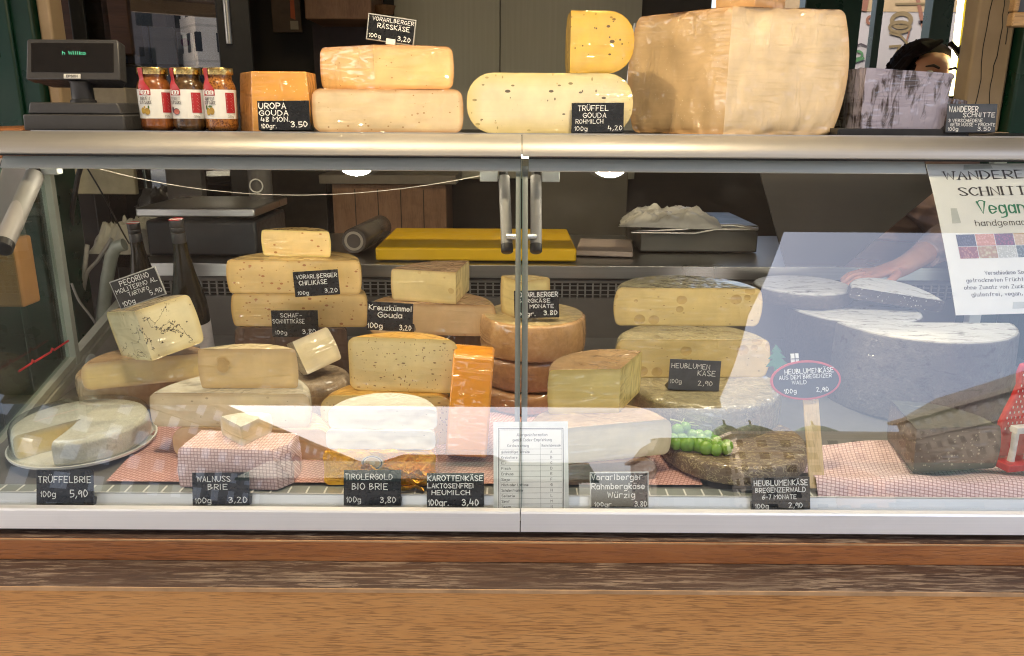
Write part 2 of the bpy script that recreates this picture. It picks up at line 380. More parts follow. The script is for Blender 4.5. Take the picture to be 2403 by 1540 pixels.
# ceiling downlights in the soffit (their mirror images show at the top of the glass)
lampm = emis('lamp_glow', (1.0, .78, .42), 60)
def downlight(x, y, label):
    t = thing('downlight', label, 'ceiling lamp', (x, y, 2.31), group='downlights in the canopy')
    MB().lathe([(.051, -.012), (.070, -.012), (.072, -.001), (.051, -.001), (.051, -.012)], 28).build('rim', M['steel'], t)
    MB().lathe([(.0001, -.006), (.050, -.006), (.050, -.0012), (.0001, -.0012)], 24).build('bulb', lampm, t)
    l = bpy.data.lights.new('lamp', 'SPOT'); l.energy = LAMP_W; l.color = (1.0, .85, .64); l.spot_size = R(115); l.spot_blend = .8; l.shadow_soft_size = .05
    o = bpy.data.objects.new('lamp', l); COL.objects.link(o); o.parent = t; o.location = (0, 0, -.03)
    o.rotation_euler = (R(12), 0, 0)
LAMP_W = 6.2
downlight(-.50, 1.075, 'left one of two round ceiling lamps, mirrored above the chili cheese')
downlight(.31, 1.075, 'right one of two round ceiling lamps, mirrored right of the pane joint')

# ================================================================ DISPLAY CASE
X0, X1, XS = -.955, 1.30, .016
def gprof(n=28, tb=15.0, tt=36.0):
    th = [R(tb+(tt-tb)*i/n) for i in range(n+1)]; Y = [0]; Z = [0]
    for i in range(n):
        a = (th[i]+th[i+1])/2; Y.append(Y[-1]+math.sin(a)); Z.append(Z[-1]+math.cos(a))
    s = math.hypot(.265, .552)/math.hypot(Y[-1], Z[-1]); r = math.atan2(.265, .552)-math.atan2(Y[-1], Z[-1])
    P = [(1.21+s*(y*math.cos(r)+z*math.sin(r)), .71+s*(-y*math.sin(r)+z*math.cos(r))) for y, z in zip(Y, Z)]
    a = th[-1]+r; P.append((P[-1][0]+.022*math.sin(a), P[-1][1]+.022*math.cos(a)))
    P.insert(0, (P[0][0]-.012*math.sin(th[0]), P[0][1]-.012*math.cos(th[0])))
    return P
GP = gprof()
def gY(z):
    for (y0, z0), (y1, z1) in zip(GP, GP[1:]):
        if z0 <= z <= z1: return y0+(y1-y0)*(z-z0)/(z1-z0)
    return GP[0][0] if z < GP[0][1] else GP[-1][0]
def gpoint(x, t, off=0.0):
    t = max(0, min(1, t))*(len(GP)-1); i = min(int(t), len(GP)-2); f = t-i
    y = GP[i][0]*(1-f)+GP[i+1][0]*f; z = GP[i][1]*(1-f)+GP[i+1][1]*f
    a = Vector((0, GP[i+1][0]-GP[i][0], GP[i+1][1]-GP[i][1])).normalized()
    nrm = Vector((0, -a.z, a.y))                     # outwards, to the viewer and up
    return Vector((x, y, z)) + nrm*off
def curved_slab(x0, x1, t0, t1, o0, o1, n=30):
    m = MB(); ts = [t0+(t1-t0)*k/n for k in range(n+1)]; vs = []
    for t in ts: vs += [gpoint(x0, t, o0), gpoint(x1, t, o0), gpoint(x1, t, o1), gpoint(x0, t, o1)]
    fs = []
    for k in range(n):
        for j in range(4): fs.append((k*4+j, k*4+(j+1) % 4, k*4+4+(j+1) % 4, k*4+4+j))
    fs += [(0, 1, 2, 3), (n*4+3, n*4+2, n*4+1, n*4)]
    return m.add(vs, fs)
CB = Vector((0, 1.6, .68))
case = thing('display_case', 'long glass fronted cheese display case with aluminium profiles and two panes', 'display case', CB)
def cp(name, mb, mat, parent=None, **k): return mb.build(name, mat, parent or case, local=Matrix.Translation(CB), **k)
EDGE = plain('glass_edge', (.10, .16, .14), .15)
# glass panes: one curved sheet each, mirrored by the Schlick curve
def gsheet(x0, x1, off=0.0):
    m = MB(); n = len(GP)-1; vs = []; 
    for k in range(n+1): vs += [gpoint(x0, k/n, off), gpoint(x1, k/n, off)]
    return m.add(vs, [(2*k, 2*k+1, 2*k+3, 2*k+2) for k in range(n)])
for a, b in ((X0+.012, XS-.0018), (XS+.0018, X1)):
    g = cp('glass_pane', gsheet(a, b), M['glass'], ang=60)
    for x in (a, b): curved_slab(x-.0004, x+.0004, 0, 1, -.006, -.0002).build('pane_edge', EDGE, g, local=Matrix.Translation(CB))
# top profile: convex aluminium nose under the shelf
RAILM = plain('pane_rail_grey', (.80, .83, .82), .35, 0, .03, 12); _b = RAILM.node_tree.nodes['Principled BSDF']; _b.inputs['Coat Weight'].default_value = 1; _b.inputs['Coat Roughness'].default_value = .01; _b.inputs['Coat IOR'].default_value = 1.7
M['alu_nose'] = metal_brushed('anodised_nose', (.42, .395, .36), .48, (2, 500, 500), .03, .03, metal=.7)
nose = [(1.560, 1.3195), (1.524, 1.3235)]
for k in range(13):
    f = R(k*7.5); nose.append((1.512 - .052*math.sin(f), 1.3225 - .036*(1-math.cos(f))))
nose += [(1.462, 1.2845), (1.56, 1.2845)]
def extr(poly, x0, x1): return MB().prism(poly, x0, x1, 'X')
for a, b in ((X0, XS-.0008), (XS+.0008, X1+.3)):
    cp('top_profile', extr(nose, a, b), M['alu_nose'], ang=50)
    cp('pane_rail', curved_slab(a+.012, b if b < .5 else .760, .962, 1.0, -.0034, -.0006, 4), RAILM)
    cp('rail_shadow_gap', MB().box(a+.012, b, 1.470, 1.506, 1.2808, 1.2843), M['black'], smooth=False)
    bp = [(1.190, .6815), (1.190, .7150), (1.192, .7180), (1.2035, .7185), (1.2035, .6815)]
    cp('bottom_profile', extr(bp, a, b), M['alu_white'], ang=30)
cp('shelf', MB().box(X0+.03, X1+.3, 1.526, 1.96, 1.3200, 1.3232), M['dark'], smooth=False)
cp('shelf_lip', MB().box(X0+.05, X1+.3, 1.522, 1.5255, 1.3215, 1.3252), M['steel'], smooth=False)
# price rail, perforated strip and deck
pr = MB().add([(X0, 1.2285, .697), (X1, 1.2285, .697), (X1, 1.2400, .7215), (X0, 1.2400, .7215)], [(0, 1, 2, 3)])
pr.box(X0, X1, 1.2402, 1.2425, .7100, .7240); pr.box(X0, X1, 1.2050, 1.2283, .694, .697)
cp('price_rail', pr, M['alu_white'], smooth=False)
vs = MB().box(X0, X1, 1.2427, 1.275, .716, .7205)
for k in range(70):
    x = X0+.03+k*.0315; vs.box(x, x+.0028, 1.245, 1.272, .7206, .7216, 1)
cp('vent_strip', vs, [plain('vent_strip', (.34, .37, .35), .35, .4, .06, 20), M['white']], smooth=False)
cp('deck', MB().add([(X0-.045, 1.276, deck(1.276)-.004), (X1, 1.276, deck(1.276)-.004), (X1, 2.06, deck(2.06)-.004), (X0-.045, 2.06, deck(2.06)-.004)], [(0, 1, 2, 3)]), plain('deck_enamel', (.15, .145, .14), .35, 0, .06, 8), smooth=False)
bk = MB().box(X0-.05, X1, 2.061, 2.075, .75, .885); bk.box(X0-.05, X1, 2.061, 2.075, .925, .94)
cp('back_panel', bk, plain('back_panel', (.16, .15, .14), .4, .3, .12, 8), smooth=False)
gr = MB().box(X0-.05, X1, 2.085, 2.09, .885, .925)
cp('vent_recess', gr, M['black'], smooth=False)
gl = MB()
for k in range(110):
    x = X0+k*.0205; gl.box(x, x+.004, 2.058, 2.063, .886, .924)
for z in (.892, .904, .916): gl.box(X0-.05, X1, 2.0635, 2.0655, z, z+.0025)
cp('vent_grille', gl, plain('grille', (.20, .19, .18), .5), smooth=False)
wk = MB().box(X0-.05, X1+.2, 2.055, 2.62, .958, .972); wk.box(X0-.05, X1+.2, 2.045, 2.0548, .941, .975)
cp('worktop', wk, M['steel'], bevel=.001)
cp('rear_body', MB().box(X0-.05, X1+.2, 2.10, 2.60, .07, .957), M['dark'], smooth=False)
cp('base_body', MB().box(X0-.05, X1+.2, 1.31, 2.055, .07, .700), M['dark'], smooth=False)
# pane joint: two thin uprights that follow the glass on the inside
cp('joint_upright', curved_slab(XS-.0105, XS-.0012, .02, .985, -.026, -.008), M['upright'])
cp('joint_upright', curved_slab(XS+.0012, XS+.0115, .02, .985, -.026, -.008), M['upright'])
# gas struts
def strut(a, b, r, pin=None, brk=None):
    d = (b-a).normalized(); L = (b-a).length
    s = cp('gas_strut', MB().tube([a+d*.018, a+d*.0185, b-d*.008], r, 20), M['strut'], ang=50)
    m = MB().tube([b-d*.010, b-d*.003, b+d*.004, b+d*.006], [r*1.03, r*1.05, r*1.05, r*.85], 20); m.build('end_cap', M['dark'], s, local=Matrix.Translation(CB), ang=50)
    m = MB().tube([a-d*.006, a-d*.004, a+d*.016, a+d*.019], [r*.6, r*.8, r*.75, r*.6], 16); m.build('joint', M['black'], s, local=Matrix.Translation(CB), ang=50)
    if pin:
        m = MB().tube(pin, .0062, 12); m.build('pin', M['steel'], s, local=Matrix.Translation(CB))
    if brk:
        m = MB().box(*brk); m.build('bracket', M['rail'], s, local=Matrix.Translation(CB), bevel=.0015)
for u0, u1, sx in ((1182, 1190, -1), (1258, 1258, 1)):
    a = onY(u0, 395, 1.535); b = onY(u1, 586, 1.452); q = onY(u1, 556, 1.455)
    bx = a.x + sx*.011; b0, b1 = sorted((bx, bx+sx*.034))
    strut(a, b, .0108, [q, Vector((XS+sx*.006, q.y-.006, q.z))], (b0, b1, 1.52, 1.545, 1.235, 1.262))
a, b = onY(88, 398, 1.53), onY(6, 580, 1.36); strut(a, b, .0165, None, (X0+.03, X0+.09, 1.52, 1.54, 1.243, 1.264))
ec = [onY(u, v, 1.56) for u, v in ((-40, 372), (120, 374), (78, 412), (40, 470), (14, 540), (-40, 600))]
cp('end_cap', MB().prism([(p.x, p.z) for p in ec], 1.555, 1.575, 'Y'), plain('grey_beige_plastic', (.42, .37, .34), .4, 0, .05), bevel=.003)
# left end: rear frame, sloping rail, inner panel, plug, side glass
XL = -1.02
lf = MB().box(XL-.012, XL+.012, 1.742, 1.758, .79, 1.262)
cp('end_frame', lf, plain('pale_green_frame', (.42, .44, .38), .4, .2, .06), bevel=.001)
ra, rb = Vector((XL, 1.22, .64)), Vector((XL, 2.05, .885))
sr = MB()
for o0, o1, dx in ((.0, .016, 0), (-.022, -.004, .004)):
    sr.add([ra+Vector((-.012+dx, 0, o0)), ra+Vector((.010+dx, 0, o0)), ra+Vector((.010+dx, 0, o1)), ra+Vector((-.012+dx, 0, o1)),
            rb+Vector((-.012+dx, 0, o0)), rb+Vector((.010+dx, 0, o0)), rb+Vector((.010+dx, 0, o1)), rb+Vector((-.012+dx, 0, o1))],
           [(0, 1, 2, 3), (7, 6, 5, 4), (0, 4, 5, 1), (1, 5, 6, 2), (2, 6, 7, 3), (3, 7, 4, 0)])
cp('end_rail', sr, plain('end_rail', (.40, .40, .33), .4, .2, .08), smooth=False)
ip = [(1.22, .60), (2.06, .70), (2.06, .865), (1.22, .618)]
cp('end_panel', MB().prism(ip, XL+.004, XL+.012, 'X'), plain('end_panel', (.45, .43, .40), .4, 0, .08), smooth=False)
pg = onX(212, 856, XL+.0121)
pm_ = Matrix.Translation(pg) @ Matrix.Rotation(PI/2, 4, 'Y')
mpl = MB().lathe([(.0001, .006), (.02, .006), (.026, .003), (.027, 0)], 24, M=pm_); mpl.box(-.004, .004, -.002, .002, .0061, .0067, M=pm_)
cp('end_plug', mpl, M['rail'], ang=50)
sg = MB().prism([(1.50, 1.262), (1.75, 1.262), (1.75, .80), (1.30, .67), (1.24, .70)], XL-.006, XL-.003, 'X')
cp('side_glass', sg, M['pane'], smooth=False)
rt_ = [onX(u, v, XL+.02) for u, v in ((44, 872), (74, 853), (76, 845), (80, 850), (120, 826), (122, 818), (127, 822), (160, 800))]
cp('red_reflection', MB().tube(rt_, .0022, 6), M['red'])  # red tube drawn in place of a red reflection line at the side glass
# right end: glass, frame
cp('side_glass', MB().prism([(1.52, 1.262), (2.04, 1.262), (2.04, .76), (1.24, .72)], X1-.045, X1-.042, 'X'), M['pane'], smooth=False)
cp('end_frame', MB().box(1.155, 1.185, 1.93, 1.955, .78, 1.262), M['rail'], bevel=.002)

# light strip tucked under the top profile, behind the pane rail (its dots mirror in the price rail)
cp('light_strip', MB().box(X0+.08, X1, 1.535, 1.550, 1.2790, 1.2842), emis('strip_glow', (1.0, .87, .66), 10), smooth=False)
# ================================================================ HAND LETTERING (strokes on a 0-9 grid: baseline 2, x-height 6, capitals 8)
GL = dict(A='022842,1434', B='0208,~0828372605,~052544331202', C='~472806042243', D='0208,~082846442202', E='48080242,0535', F='480802,0535',
 G='~472806042243,434525', H='0802,4842,0545', I='0802', J='~3833220203', K='0802,480542', L='080242', M='0208255852', N='02084248', O='~28060422444628',
 P='0208,~0828473505', Q='~28060422444628,2442', R='0208,~0828473505,1542', S='~47280725432203', T='0848,2822', U='~0804224448', V='082248', W='0812274258', X='0842,0248',
 Y='0825,482522', Z='08480242', a='~351605031233,3632', b='0802,~051635331203', c='~351605031233', d='3832,~351605031233', e='~0434351605031233', f='~382712,0626',
 g='~351605031233,~36311000', h='0802,~05163532', i='0602,08', j='~161000,18', k='0802,360432', l='0802', m='0602,~05162522,~25364542', n='0602,~05163532', o='~16050312333516',
 p='0600,~051635331203', q='3630,~351605031233', r='0602,~051636', s='~35160524331203', t='1812,0626', u='~06031233,3632', v='061236', w='0612243246', x='0632,0236',
 y='0613,3600', z='06360232')
GL['ß'] = '~0207183726153312'
for k_, b_ in (('Ä', 'A'), ('Ö', 'O'), ('Ü', 'U')): GL[k_] = GL[b_]+',1:9,3:9'
for k_, b_ in (('ä', 'a'), ('ö', 'o'), ('ü', 'u')): GL[k_] = GL[b_]+',18,38'
GL.update({'0': '~18060412343618', '1': '061812', '2': '~0718372513,130242', '3': '~07183726151533', '4': '180444,3632', '5': '380805,~0535331202', '6': '~38050312333504', '7': '083812',
 '8': '~180715331203153718', '9': '~37180605153736,3732', ',': '1301', '.': '02', '-': '0535', '/': '4802', '€': '~372806042233,0525'})
GL['3'] = '~0718372615,~1535331203'
def glyph(ch):
    out = []
    for st in GL.get(ch, '').split(','):
        if not st: continue
        sm = st[0] == '~'; st = st.lstrip('~')
        if ':' in st: pts = [(int(st[0]), 9.4)]
        else: pts = [(int(st[i]), int(st[i+1])) for i in range(0, len(st)-1, 2)]
        if sm and len(pts) > 2:
            q = []; cl = pts[0] == pts[-1]
            for i in range(len(pts)-1):
                p0 = pts[i-1] if i > 0 else (pts[-2] if cl else pts[0]); p1 = pts[i]; p2 = pts[i+1]
                p3 = pts[i+2] if i+2 < len(pts) else (pts[1] if cl else pts[-1])
                for k in range(4):
                    t = k/4
                    q.append(tuple(.5*((2*p1[j])+(-p0[j]+p2[j])*t+(2*p0[j]-5*p1[j]+4*p2[j]-p3[j])*t*t+(-p0[j]+3*p1[j]-3*p2[j]+p3[j])*t**3) for j in (0, 1)))
            q.append(pts[-1]); pts = q
        out.append(pts)
    return out
def text_width(s, sp=1.7):
    w = 0
    for ch in s:
        if ch == ' ': w += 3.2; continue
        g = glyph(ch); w += (max(.9, max(p[0] for st in g for p in st)) if g else 2)+sp
    return w-sp
def ribbon(mb, pts, w, lift, fn, mi=0, nib=None):
    # one stroke as a flat mitred band; fn maps sheet coordinates (x, y, lift) to a point
    if len(pts) == 1:
        x, y = pts[0]; n = 8
        vs = [fn(x+.62*w*math.cos(2*PI*k/n), y+.62*w*math.sin(2*PI*k/n), lift) for k in range(n)]
        mb.add(vs, [tuple(range(n))], mi); return
    P = [Vector((a, b)) for a, b in pts]; n = len(P); L = []
    closed = (P[0]-P[-1]).length < 1e-6
    for i in range(n):
        d0 = (P[i]-P[i-1]) if i > 0 else ((P[0]-P[-2]) if closed else None); d1 = (P[i+1]-P[i]) if i < n-1 else ((P[1]-P[0]) if closed else None)
        if d0 is None: d0 = d1
        if d1 is None: d1 = d0
        d0 = d0.normalized(); d1 = d1.normalized(); n0 = Vector((-d0.y, d0.x)); n1 = Vector((-d1.y, d1.x)); m = n0+n1
        m = m.normalized() if m.length > .25 else n1
        k = max(.55, m.dot(n0)); ww = w
        if nib: ww = w*(nib[0]+(nib[1]-nib[0])*abs((d0+d1).normalized().y))
        p = P[i]
        if not closed and i in (0, n-1): p = p + (-d1 if i == 0 else d0)*ww*.35
        L.append((p+m*ww*.5/k, p-m*ww*.5/k))
    vs = []
    for a, b in L: vs += [fn(a.x, a.y, lift), fn(b.x, b.y, lift)]
    mb.add(vs, [(2*i, 2*i+1, 2*i+3, 2*i+2) for i in range(n-1)], mi)
_rl = random.Random(3)
def letters(mb, s, x, y, h, fn, width=None, pen=.13, jit=.05, align='l', slant=.0, nib=None, serif=False, mi=0, lift=.0004):
    """write s with its baseline at (x, y), capital height h, through the sheet mapping fn"""
    k = h/6.0; w = text_width(s); sx = k if width is None else width/w
    if width is None: width = w*sx
    x0 = x if align == 'l' else (x-width/2 if align == 'c' else x-width)
    cx = 0; ns = 0
    for ch in s:
        if ch == ' ': cx += 3.2; continue
        g = glyph(ch)
        if not g: continue
        gw = max(p[0] for st in g for p in st); pad = max(0, .9-gw)
        a = _rl.uniform(-jit, jit); sc = 1+_rl.uniform(-jit, jit)*.9; dy = _rl.uniform(-jit, jit)*4
        for st in g:
            q = []
            for px, py in st:
                lx = (px-gw/2)*sc; ly = (py-2)*sc; rx = lx*math.cos(a)-ly*math.sin(a)*.6; ry = ly*math.cos(a)+lx*math.sin(a)
                rx += ry*slant + _rl.uniform(-jit, jit)*1.2; ry += dy + _rl.uniform(-jit, jit)*1.2
                q.append((x0+(cx+gw/2+rx)*sx, y+ry*k))
            if len(st) > 2 and st[0] == st[-1]: q[-1] = q[0]
            ns += 1; ribbon(mb, q, pen*h, lift+.00004*(ns % 7), fn, mi, nib)
            if serif and len(st) > 1:
                for e0, e1 in ((st[0], st[1]), (st[-1], st[-2])):
                    if abs(e0[0]-e1[0]) < abs(e0[1]-e1[1])*1.2 and e0[1] in (2, 8, 6) and not (st[0] == st[-1]):
                        ex = x0+(cx+e0[0])*sx; ey = y+(e0[1]-2)*k; ns += 1
                        ribbon(mb, [(ex-1.0*sx, ey), (ex+1.0*sx, ey)], pen*h*.34, lift+.00004*(ns % 7), fn, mi)
        cx += gw+pad+1.7
    return mb

# ---------------------------------------------------------------- price cards
M['card'] = plain('blackboard_card', (.010, .010, .011), .28, 0, .35, 50)
M['card_matt'] = plain('matt_blackboard_card', (.022, .022, .023), .5, 0, .35, 50)
M['card_grey'] = plain('grey_slate_card', (.055, .062, .075), .5, 0, .2, 60)
def card(label, TL, TR, BL, Y, lines, mat='card', frame=None, foot=None, tilt=-10, group='hand lettered price cards', clip=None, pen=.15):
    """price card whose corners were measured in the picture; it stands at depth Y, leaning back by tilt"""
    a, b, c = onY(*TL, Y), onY(*TR, Y), onY(*BL, Y)
    ex = (b-a); w = ex.length; ex.normalize(); dn = c-a; h = dn.length
    ez0 = -(dn - ex*dn.dot(ex)); sh = dn.dot(ex)              # keep the card rectangular: drop the shear
    h = ez0.length; ez = ez0.normalized(); ey = ez.cross(ex)   # points away from the viewer
    base = (a+b)/2 - ez*h
    Mx = Matrix((( ex.x, ey.x, ez.x, base.x), (ex.y, ey.y, ez.y, base.y), (ex.z, ey.z, ez.z, base.z), (0, 0, 0, 1)))
    Mx = Mx @ Matrix.Rotation(R(tilt), 4, 'X')
    h /= math.cos(R(tilt))
    t = thing('price_card', label, 'price card', group=group, mat=Mx)
    if frame:
        MB().box(-w/2, w/2, -.0002, .0022, 0, h).build('frame', frame, t, bevel=.0008)
        bw = .0022; MB().box(-w/2+bw, w/2-bw, -.0008, .0004, bw, h-bw).build('board', M[mat], t, smooth=False)
    else: MB().box(-w/2, w/2, -.0006, .0016, 0, h).build('board', M[mat], t, bevel=.0003)
    tx = MB()
    fn = lambda x, y, l: Vector((x-w/2, -.0009-l, y))
    for L in lines:
        s, fx, fy, fh = L[:4]; wd = L[4]*w if len(L) > 4 and L[4] else None; al = L[5] if len(L) > 5 else 'l'
        letters(tx, s, fx*w, fy*h, fh*h, fn, wd, pen*.86, .05, al)
    tx.build('lettering', M['chalk'], t, smooth=False, fix=False)
    if foot:
        fx, fd = foot
        MB().prism([(0.0017, 0.0), (fd, 0.0), (fd, .004), (.0025, .016), (.0017, .016)], -w/2-.0, w/2+fx, 'X').build('foot', M['dark'], t, smooth=False, bevel=.0006)
    if clip:
        MB().box(clip*w-.009-w/2, clip*w+.009-w/2, -.0042, .005, -.004, .007).build('clip', M['white'], t, bevel=.001)
        MB().tube([(clip*w-w/2, .002, -.003), (clip*w-w/2, .004, -.035)], .0014, 8).build('pin', M['white'], t)
    return t
# ================================================================ CHEESE MATERIALS
def film(m, amount=.8, scale=1.0, base_h=None, seed=0.0):
    """cling film over the surface: a glossy coat with stretched creases"""
    v = m.map((6*scale, 6*scale, 48*scale), (R(14), R(-18+seed*37), R(20)), loc=(seed, seed*2, 0))
    st = m.noise(1.0, 1, .5, vec=v, dist=.4); v2 = m.map((34*scale, 34*scale, 7*scale), (R(-20), R(35), R(-25+seed*20)))
    s2 = m.noise(1.0, 1, .5, vec=v2, dist=.5); reg = m.ramp(m.noise(9*scale, 3), [(.42, 0.0), (.6, 1.0)])
    h = m.math('ADD', m.math('MULTIPLY', st, m.math('SUBTRACT', 1.0, reg)), m.math('MULTIPLY', s2, reg))
    cre = m.math('POWER', m.math('SUBTRACT', 1.0, m.math('MULTIPLY', m.math('ABSOLUTE', m.math('SUBTRACT', h, .5)), 6.0), True), 1.0)
    wob = m.noise(11*scale, 2)
    m.set('Coat Weight', amount); m.set('Coat Roughness', .10); m.set('Coat IOR', 1.7)
    m.set('Coat Normal', m.bump(m.math('ADD', cre, m.math('MULTIPLY', wob, 5.0)), 1.0, .0030))
    return cre
def paste(name, col, rind=None, specks=(), holes=0, veins=0, wrap=.8, rough=.5, edge=(.002, .012), seed=0.0, sss=.0, hole_scale=34, fscale=1.0):
    col = tuple(min(.86, x*k) for x, k in zip(col, (1.10, 1.08, 1.06)))
    m = NM(name, col, rough); n = m.noise(22, 5)
    big = m.noise(6, 3)
    c = m.ramp(m.math('ADD', m.math('MULTIPLY', n, .5), m.math('MULTIPLY', big, .5)), [(.33, tuple(x*.80 for x in col)), (.66, tuple(min(1, x*1.07) for x in col))])
    kn = m.noise(1.0, 4, .7, vec=m.map((5, 5, 190), (R(3), R(-4), 0)))
    c = m.mix(m.ramp(kn, [(.52, 0.0), (.72, .30)]), c, tuple(x*.80 for x in col))
    hts = m.math('ADD', m.math('MULTIPLY', n, .35), m.math('MULTIPLY', kn, .30))
    for sc, th, scol, stretch in specks:
        v = m.map(stretch, (R(20), R(35), R(10)), loc=(seed, .3*seed, .7)); d = m.voro(sc, v); rnd = m.voro(sc, v, out=1)
        r1 = m.n('SeparateColor', {0: rnd}); thr = m.math('MULTIPLY', m.math('POWER', r1, 2.0), th)
        f = m.math('LESS_THAN', d, thr)
        c = m.mix(m.math('MULTIPLY', f, .88), c, scol)
    if holes:
        v = m.map((1, 1, 1.15), loc=(seed+.13, .4, seed)); d = m.voro(hole_scale, v); r1 = m.n('SeparateColor', {0: m.voro(hole_scale, v, out=1)})
        thr = m.math('MULTIPLY', m.math('POWER', r1, 2.2), .42*holes)
        hf = m.math('LESS_THAN', d, thr); dep = m.math('MULTIPLY', m.math('MINIMUM', m.math('SUBTRACT', d, thr), 0.0), 6.0)
        c = m.mix(m.math('MULTIPLY', hf, .55), c, tuple(x*k for x, k in zip(col, (.62, .50, .34))))
        hts = m.math('ADD', hts, dep)
    if veins:
        v = m.map((1, 1, 1), loc=(seed, seed, .2)); a = m.noise(17, 6, .62, vec=v, dist=.5); w = m.noise(9, 2, vec=m.map((1, 1, 1), loc=(3.1, seed, 1)))
        f = m.math('MULTIPLY', m.math('LESS_THAN', m.math('ABSOLUTE', m.math('SUBTRACT', a, .5)), .010*veins), m.math('GREATER_THAN', w, .52))
        c = m.mix(f, c, (.03, .02, .014)); hts = m.math('SUBTRACT', hts, f)
    if rind:
        e = m.attr('edge'); f = m.ramp(m.math('DIVIDE', m.math('ADD', e, m.math('MULTIPLY', m.math('SUBTRACT', n, .5), .004)), edge[1]), [(0.0, 1.0), (edge[0]/edge[1], .75), (1.0, 0.0)])
        c = m.mix(f, c, rind)
    m.set('Base Color', c); m.set('Normal', m.bump(hts, .35, .002))
    if sss: m.set('Subsurface Weight', sss); m.set('Subsurface Radius', (.010, .006, .003)); m.set('Subsurface Scale', .5)
    if wrap: film(m, wrap, fscale, seed=seed)
    return m.mat
def rind(name, c0, c1, c2=None, scale=18, wrap=.8, rough=.6, bump=.4, seed=0.0, dust=None, fibre=None):
    m = NM(name, c1, rough); n = m.noise(scale, 7, .65); f = m.noise(scale*5, 4)
    st = [(.32, c0), (.55, c1)] + ([(.72, c2)] if c2 else [])
    c = m.ramp(m.math('ADD', m.math('MULTIPLY', n, .7), m.math('MULTIPLY', f, .3)), st)
    h = m.math('ADD', n, m.math('MULTIPLY', f, .5))
    if fibre:
        v = m.map((26, 90, 60), (R(10), R(5), R(30))); a = m.noise(1.0, 3, .55, vec=v, dist=1.5)
        k = m.math('LESS_THAN', m.math('ABSOLUTE', m.math('SUBTRACT', a, .5)), .022)
        c = m.mix(m.math('MULTIPLY', k, .75), c, fibre); h = m.math('ADD', h, m.math('MULTIPLY', k, .3))
    if dust:
        geo = m.n('NewGeometry', out=1); up = m.n('SeparateXYZ', {0: geo}); up = m.t.nodes[-1].outputs[2]
        w = m.noise(1.0, 6, .7, vec=m.map((20, 60, 60)), dist=.7); dd = m.math('MULTIPLY', m.ramp(w, [(.31, 0.0), (.47, 1.0)]), m.ramp(up, [(.6, dust[3]), (.9, 1.0)]))
        c = m.mix(m.math('MULTIPLY', dd, .85), c, dust[:3])
    m.set('Base Color', c); m.set('Normal', m.bump(h, bump, .004))
    if wrap: film(m, wrap, 1.0, seed=seed)
    return m.mat
CREAM = (.74, .60, .36); IVORY = (.78, .69, .50); STRAW = (.76, .58, .24)

